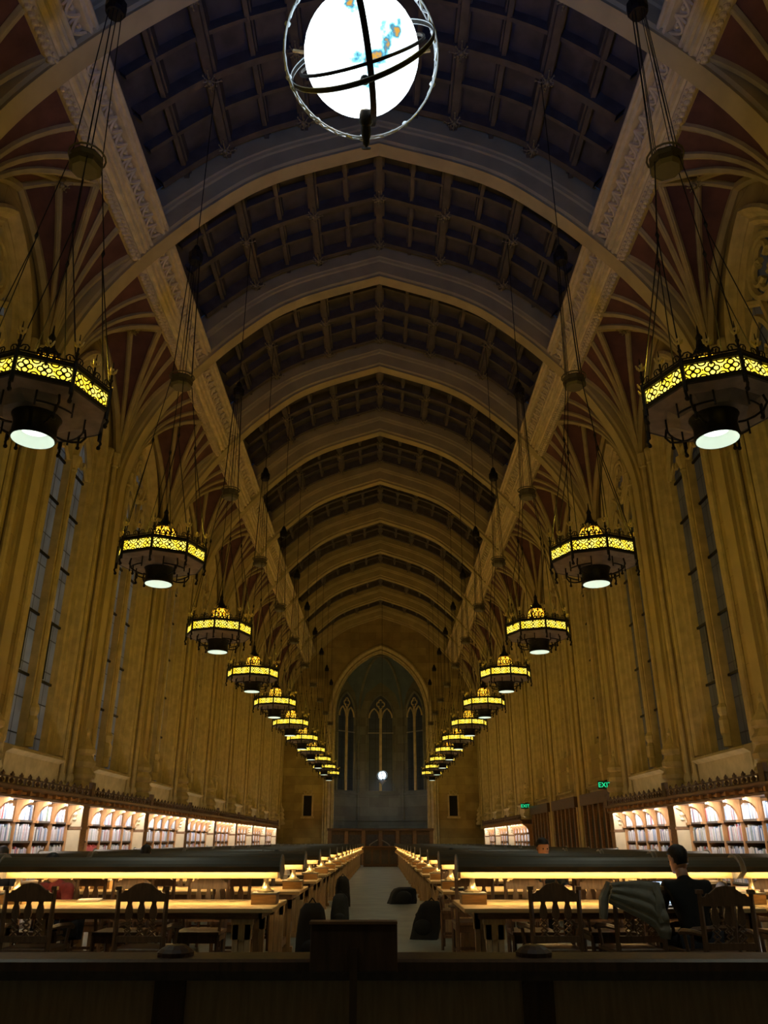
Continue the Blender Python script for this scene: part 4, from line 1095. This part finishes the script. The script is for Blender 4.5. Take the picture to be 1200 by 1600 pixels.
def person(loc, rz, lab, top, bottom, lean=.25, headyaw=0, headpitch=-.35, arms='desk', long_=False, standing=False, hgt=1.0):
    root = empty('person', loc, rz, label=lab, category='person'); root.scale = (hgt,)*3
    hip = Vector((0, .05, .92 if standing else .50)); 
    ch_ = hip+Vector((0, lean*.42, .36)); nk = hip+Vector((0, lean*.62, .53)); hc = nk+Vector((0, .05+lean*.1, .15))
    V = [hip, hip+Vector((0, lean*.15, .14)), hip+Vector((0, lean*.32, .27)), ch_, nk-Vector((0, 0, .035)), nk+Vector((0, .01, .03))]; E = [(0, 1), (1, 2), (2, 3), (3, 4), (4, 5)]
    Rr = [(.155, .115), (.145, .11), (.16, .115), (.165, .105), (.075, .065), (.052, .052)]
    hands = []
    for s_ in (-1, 1):
        b = len(V); sh = nk+Vector((s_*.185, -.01, -.085))
        if arms == 'desk': el = sh+Vector((s_*.075, .10, -.24)); wr = el+Vector((-s_*.07, .23, .02))
        else: el = sh+Vector((s_*.06, -.02, -.28)); wr = el+Vector((-s_*.02, .08, -.24))
        V += [sh, (sh+el)/2, el, (el+wr)/2, wr]; E += [(3, b), (b, b+1), (b+1, b+2), (b+2, b+3), (b+3, b+4)]
        Rr += [.082, .070, .060, .050, .040]; hands.append((wr, wr-el, s_))
    skin_mesh('jacket', V, E, Rr, top, root)
    V = [hip+Vector((0, 0, .02))]; E = []; Rr = [(.155, .12)]
    for s_ in (-1, 1):
        b = len(V)
        if standing: pts_ = [hip+Vector((s_*.09, 0, -.06)), hip+Vector((s_*.10, .01, -.42)), hip+Vector((s_*.10, 0, -.82))]
        else: pts_ = [hip+Vector((s_*.10, .06, -.0)), hip+Vector((s_*.12, .43, .0)), hip+Vector((s_*.12, .40, -.41))]
        V += [pts_[0], (pts_[0]+pts_[1])/2, pts_[1], (pts_[1]+pts_[2])/2, pts_[2]]; E += [(0, b), (b, b+1), (b+1, b+2), (b+2, b+3), (b+3, b+4)]; Rr += [.095, .085, .065, .058, .045]
    skin_mesh('trousers', V, E, Rr, bottom, root)
    for s_ in (-1, 1):
        fz = 0 if standing else 0; fy = .05 if standing else .45
        mb = MB(); mb.ball((s_*.11, fy+.06, .045), .05, 10, 6, (.9, 2.5, .85)); mb.build('shoe', 'black', root, smooth=True)
    skin_mesh('neck', [nk-Vector((0, .0, .03)), hc-Vector((0, .01, .06))], [(0, 1)], [.064, .058], 'skin', root, 1)
    head(root, hc, headyaw, headpitch, long_=long_)
    for wr, d, s_ in hands: hand(root, wr+d.normalized()*.01, d, s_)
    return root
person((2.83, 7.70, 0), .12, 'person in a black jacket seated at the first right table, seen from behind', 'black', 'jeans', lean=.22, headyaw=.35, headpitch=-.28, hgt=.985)
person((-3.32, ROWS[0]+1.05, 0), PI-.3, 'person in a maroon top seated at the far side of the first left table', 'maroon', 'jeans', lean=.5, headpitch=-.6, hgt=.92)
person((-5.40, 10.4, 0), PI, 'person in dark clothes at the far left edge before the bookcase', 'black', 'black', lean=.1, headpitch=-.2, arms='down', standing=True, hgt=1.0)
person((-5.2, 12.15, 0), PI, 'dark-haired person just above the left lamp hood, before the nearest left bookcase', 'navy', 'jeans', lean=.25, headpitch=-.45, hgt=.96)
person((-3.52, 12.75, 0), 0, 'person with dark hair above the left lamp hood, fourth bookcase behind', 'navy', 'jeans', lean=.2, headpitch=-.35, hgt=.97)
person((2.30, 12.1, 0), PI+.2, 'person with short dark hair above the right lamp hood near the entrance', 'navy', 'jeans', lean=.0, headpitch=-.15, hgt=1.04)
person((-1.72, ROWS[1]+.9, 0), PI, 'person in black at the aisle end of the second left table', 'black', 'jeans', lean=.25, hgt=.86)
person((-1.7, ROWS[2]+.95, 0), PI, 'person in a pale shirt at the third left table by the aisle', 'paper_shirt', 'jeans', lean=.3, hgt=.9)
person((1.55, ROWS[4]-.75, 0), 0, 'person in black by the aisle at the fifth right table', 'black', 'black', lean=.2, hgt=.9)

# coat over the chair, built as a draped quilted surface
root = empty('quilted_coat', (2.28, y0-.90, 0), .08, label='grey quilted coat hung over the back of a dark chair', category='coat')
mb = MB(); rows = []
for i in range(25):
    t = i/24; r = []
    for k in range(13):
        u = k/12; x = -.26+.46*u
        dl = .36*(.45+.75*u) if u < .8 else .44
        zt = 1.005-.03*abs(u-.5)
        if t < .25: yy = .06-t*.30; z = zt-.10+t*.40
        else:
            q = (t-.25)/.75; yy = -.055-.035*math.sin(q*PI)-.02*u; z = zt-q*dl
        yy -= .024*abs(math.sin(t*PI*5))+.008*math.sin(u*17+t*4)
        r.append((x+.02*math.sin(t*5+u*3), yy, z))
    rows.append(r)
mb.grid(rows); o = mb.build('coat_shell', 'grey_coat', root, smooth=True)
sm = o.modifiers.new('t', 'SOLIDIFY'); sm.thickness = .025
mb = MB(); mb.tube([(.12, -.06, .98), (.15, -.09, .88), (.13, -.09, .76), (.15, -.09, .68)], [.04, .045, .04, .03], 8); mb.build('sleeve', 'grey_coat', root, smooth=True)
mb = MB(); mb.tube([(-.22, .02, .98), (-.29, .03, .85), (-.31, .03, .70)], [.04, .045, .035], 8); mb.build('sleeve', 'grey_coat', root, smooth=True)

# laptop
def laptop(loc, rz, lab):
    root = empty('laptop', loc, rz, label=lab, category='laptop')
    MB().box(-.16, .16, -.11, .11, 0, .018).build('keyboard_base', 'laptop', root, bevel=.003)
    mb = MB(); mb.prism([(.11, .012), (.118, .012), (.175, .21), (.167, .212)], lambda p: (-.16, p[0], p[1]), lambda p: (.16, p[0], p[1])); s_ = mb.build('lid', 'laptop', root)
    mb = MB(); mb.add([(-.15, .1085, .022), (.15, .1085, .022), (.15, .164, .203), (-.15, .164, .203)], [(0, 1, 2, 3)]); mb.build('screen', 'screen', s_)
laptop((2.66, 8.12, .759), 0, 'open laptop with a bright bluish screen in front of the man in black')
laptop((3.02, 8.16, .759), -.1, 'open laptop glowing between chair slats right of the man in black')
def pages(loc, rz, lab, nm='paper_stack', w_=.21, d=.29, h=.02, m='paper'):
    mb = MB()
    for q in range(3): mb.box(-w_/2+.004*q, w_/2+.004*q, -d/2-.003*q, d/2-.003*q, h*q/3, h*(q+1)/3-.0005)
    o = mb.build(nm, m, label=lab, category='papers'); o.location = loc; o.rotation_euler = (0, 0, rz)
pages((-2.9, y0+.35, .759), .2, 'white papers before the person in maroon on the first left table')
pages((-1.35, ROWS[2]-.1, .759), .4, 'closed dark case on the aisle end of the third left table', 'pencil_case', .26, .34, .07, 'laptop')
pages((1.02, ROWS[1]-.35, .759), .1, 'flat dark book on the aisle corner of the second right table', 'notebook', .2, .26, .03, 'laptop')

# bags
def bag(loc, rz, sc, m, lab, nm='backpack', straps=True, slump=0):
    root = empty(nm, loc, rz, label=lab, category='bag')
    mb = MB(); rows = []
    for i in range(11):
        t = i/10; z = t; wx = (.5-.16*t**2.5) if t < .97 else .22; wy = (.5-.2*t) if t < .97 else .15
        rows.append([(sc[0]*(wx*max(-1, min(1, 1.25*math.cos(2*PI*k/20)))+slump*t*.6+.012*math.sin(k*2.1+i)), sc[1]*(wy*max(-1, min(1, 1.25*math.sin(2*PI*k/20)))+.015*math.sin(k*1.7+i*2)), sc[2]*z) for k in range(20)])
    mb.grid(rows, True, True); mb.build('bag_body', m, root, smooth=True)
    mb = MB(); mb.ball((0, -sc[1]*.45, sc[2]*.32), sc[0]*.33, 12, 8, (1, .45, .8)); mb.build('front_pocket', m, root, smooth=True)
    if straps:
        mb = MB()
        for s_ in (-1, 1): mb.tube([(s_*sc[0]*.2+slump*sc[0]*.5, sc[1]*.3, sc[2]*.95), (s_*sc[0]*.35, sc[1]*.62, sc[2]*.6), (s_*sc[0]*.3, sc[1]*.55, sc[2]*.1)], .015, 6)
        mb.tube([(-.05+slump*sc[0]*.6, 0, sc[2]*.98), (slump*sc[0]*.6, 0, sc[2]*1.08), (.05+slump*sc[0]*.6, 0, sc[2]*.98)], .01, 6); mb.build('strap', m, root, smooth=True)
    return root
bag((-.74, 10.1, 0), .1, (.36, .3, .66), 'black', 'large black bag standing by the aisle end of the second left table', 'duffel_bag')
bag((-.62, 14.3, 0), 0, (.30, .24, .52), 'navy', 'dark navy suitcase on the aisle floor beside the left tables', 'suitcase', True)
bag((.68, 13.0, 0), -.2, (.40, .28, .50), 'black', 'black backpack leaning on the aisle floor by the right tables', slump=.5)
bag((.52, 20.0, 0), .3, (.62, .34, .34), 'black', 'black bag slumped on the aisle floor farther down on the right', 'duffel_bag', False, .2)
bag((-.80, 19.2, 0), .3, (.3, .3, .6), 'black', 'black bag farther down the aisle by the left tables', 'backpack')

# ------------------------------------------------------------------ foreground rail and stand
root = empty('foreground_rail', (0, 3.0, 0), label='dark wooden railing with panelled front across the foreground', category='railing')
mb = MB(); mb.box(-4.5, 4.5, 0, .04, .05, .93); mb.build('rail_panel', 'oakpale', root)
mb = MB(); mb.prism([(-.05,.90),(-.07,.93),(-.07,.955),(-.05,.962),(.10,.965),(.12,.950),(.12,.93),(.05,.90)], lambda p: (-4.5, p[0], p[1]), lambda p: (4.5, p[0], p[1])); mb.build('rail_cap', 'wood_dark', root)
mb = MB(); mb.box(-4.5, 4.5, -.03, .0, 0, .12); mb.build('rail_base', 'wood_dark', root)
for x in (-3.3, -.64, .57, 3.1):
    mb = MB(); mb.box(x-.05, x+.05, -.02, .07, 0, .97); mb.lathe([(.06,.955),(.062,.975),(.05,.985),(.03,.995),(.0,.998)], (x, .025, 0), 12); mb.build('rail_post', 'wood_dark', root)
root = empty('book_stand', (-.035, 2.93, 0), label='dark wooden box-shaped stand fixed in front of the middle of the railing', category='stand')
mb = MB(); mb.box(-.142, .142, -.03, .03, .93, 1.068); mb.build('box_body', 'wood_dark', root, bevel=.004)
mb = MB(); mb.box(-.146, .142, -.036, .034, 1.068, 1.076); mb.build('box_lid', 'wood_mid', root)
mb = MB(); mb.box(-.012, .012, -.036, -.03, 0, 1.0); mb.box(-.06, .06, -.09, .01, 0, .03); mb.build('upright', 'wood_dark', root)

# end desk
root = empty('service_desk', (0, 47.6, 0), label='dark wooden service desk at the far end of the aisle', category='desk')
mb = MB(); mb.box(-.95, .95, 0, .7, 0, 1.0); mb.build('desk_body', 'wood_dark', root)
mb = MB(); mb.box(-1.0, 1.0, -.05, .75, 1.0, 1.05); mb.build('desk_top', 'wood_mid', root)
for k in range(4):
    mb = MB(); x = -.7+.47*k; mb.box(x-.18, x+.18, -.015, 0, .15, .85); mb.build('desk_panel', 'shelf', root)
for n_, (x, s_) in enumerate(((-.45, 1), (.35, -1))):
    mb = MB(); mb.tube([(x-.15*s_, 0, 1.12), (x, 0, 1.22), (x+.3*s_, 0, 1.38)], .03, 6); mb.tube([(x-.15*s_, 0, 1.05), (x-.15*s_, 0, 1.14)], .04, 8)
    o = mb.build('desk_lamp', 'slate', label='small pale angled lamp on the %s of the far service desk' % ('left' if s_ > 0 else 'right'), category='lamp'); o.location = (0, 47.9, 0)

# exit signs
def exit_sign(loc, rz, lab):
    root = empty('exit_sign', loc, rz, label=lab, category='sign')
    MB().box(-.17, .17, -.03, .03, -.10, .10).build('sign_housing', 'exitdark', root)
    cu = bpy.data.curves.new('t', 'FONT'); cu.body = 'EXIT'; cu.size = .17; cu.align_x = 'CENTER'; cu.align_y = 'CENTER'; cu.extrude = .004
    t = bpy.data.objects.new('t', cu); COL.objects.link(t); dg = bpy.context.evaluated_depsgraph_get()
    me = bpy.data.meshes.new_from_object(t.evaluated_get(dg)); bpy.data.objects.remove(t); me.materials.clear(); me.materials.append(M['exit'])
    o = bpy.data.objects.new('sign_letters', me); COL.objects.link(o); o.parent = root; o.location = (0, -.036, 0); o.rotation_euler = (PI/2, 0, 0)
    MB().box(-.155, .155, -.033, -.031, -.088, .088).build('sign_face', 'exitdark', root)
    MB().tube([(.0, .0, .1), (.25, .0, .16)], .015, 6).build('sign_arm', 'iron', root)
exit_sign((5.78, 21.3, 2.64), 0, 'green EXIT sign at the near end of the right entrance opening')
exit_sign((5.78, 33.4, 2.6), 0, 'green EXIT sign at the far end of the right entrance opening')
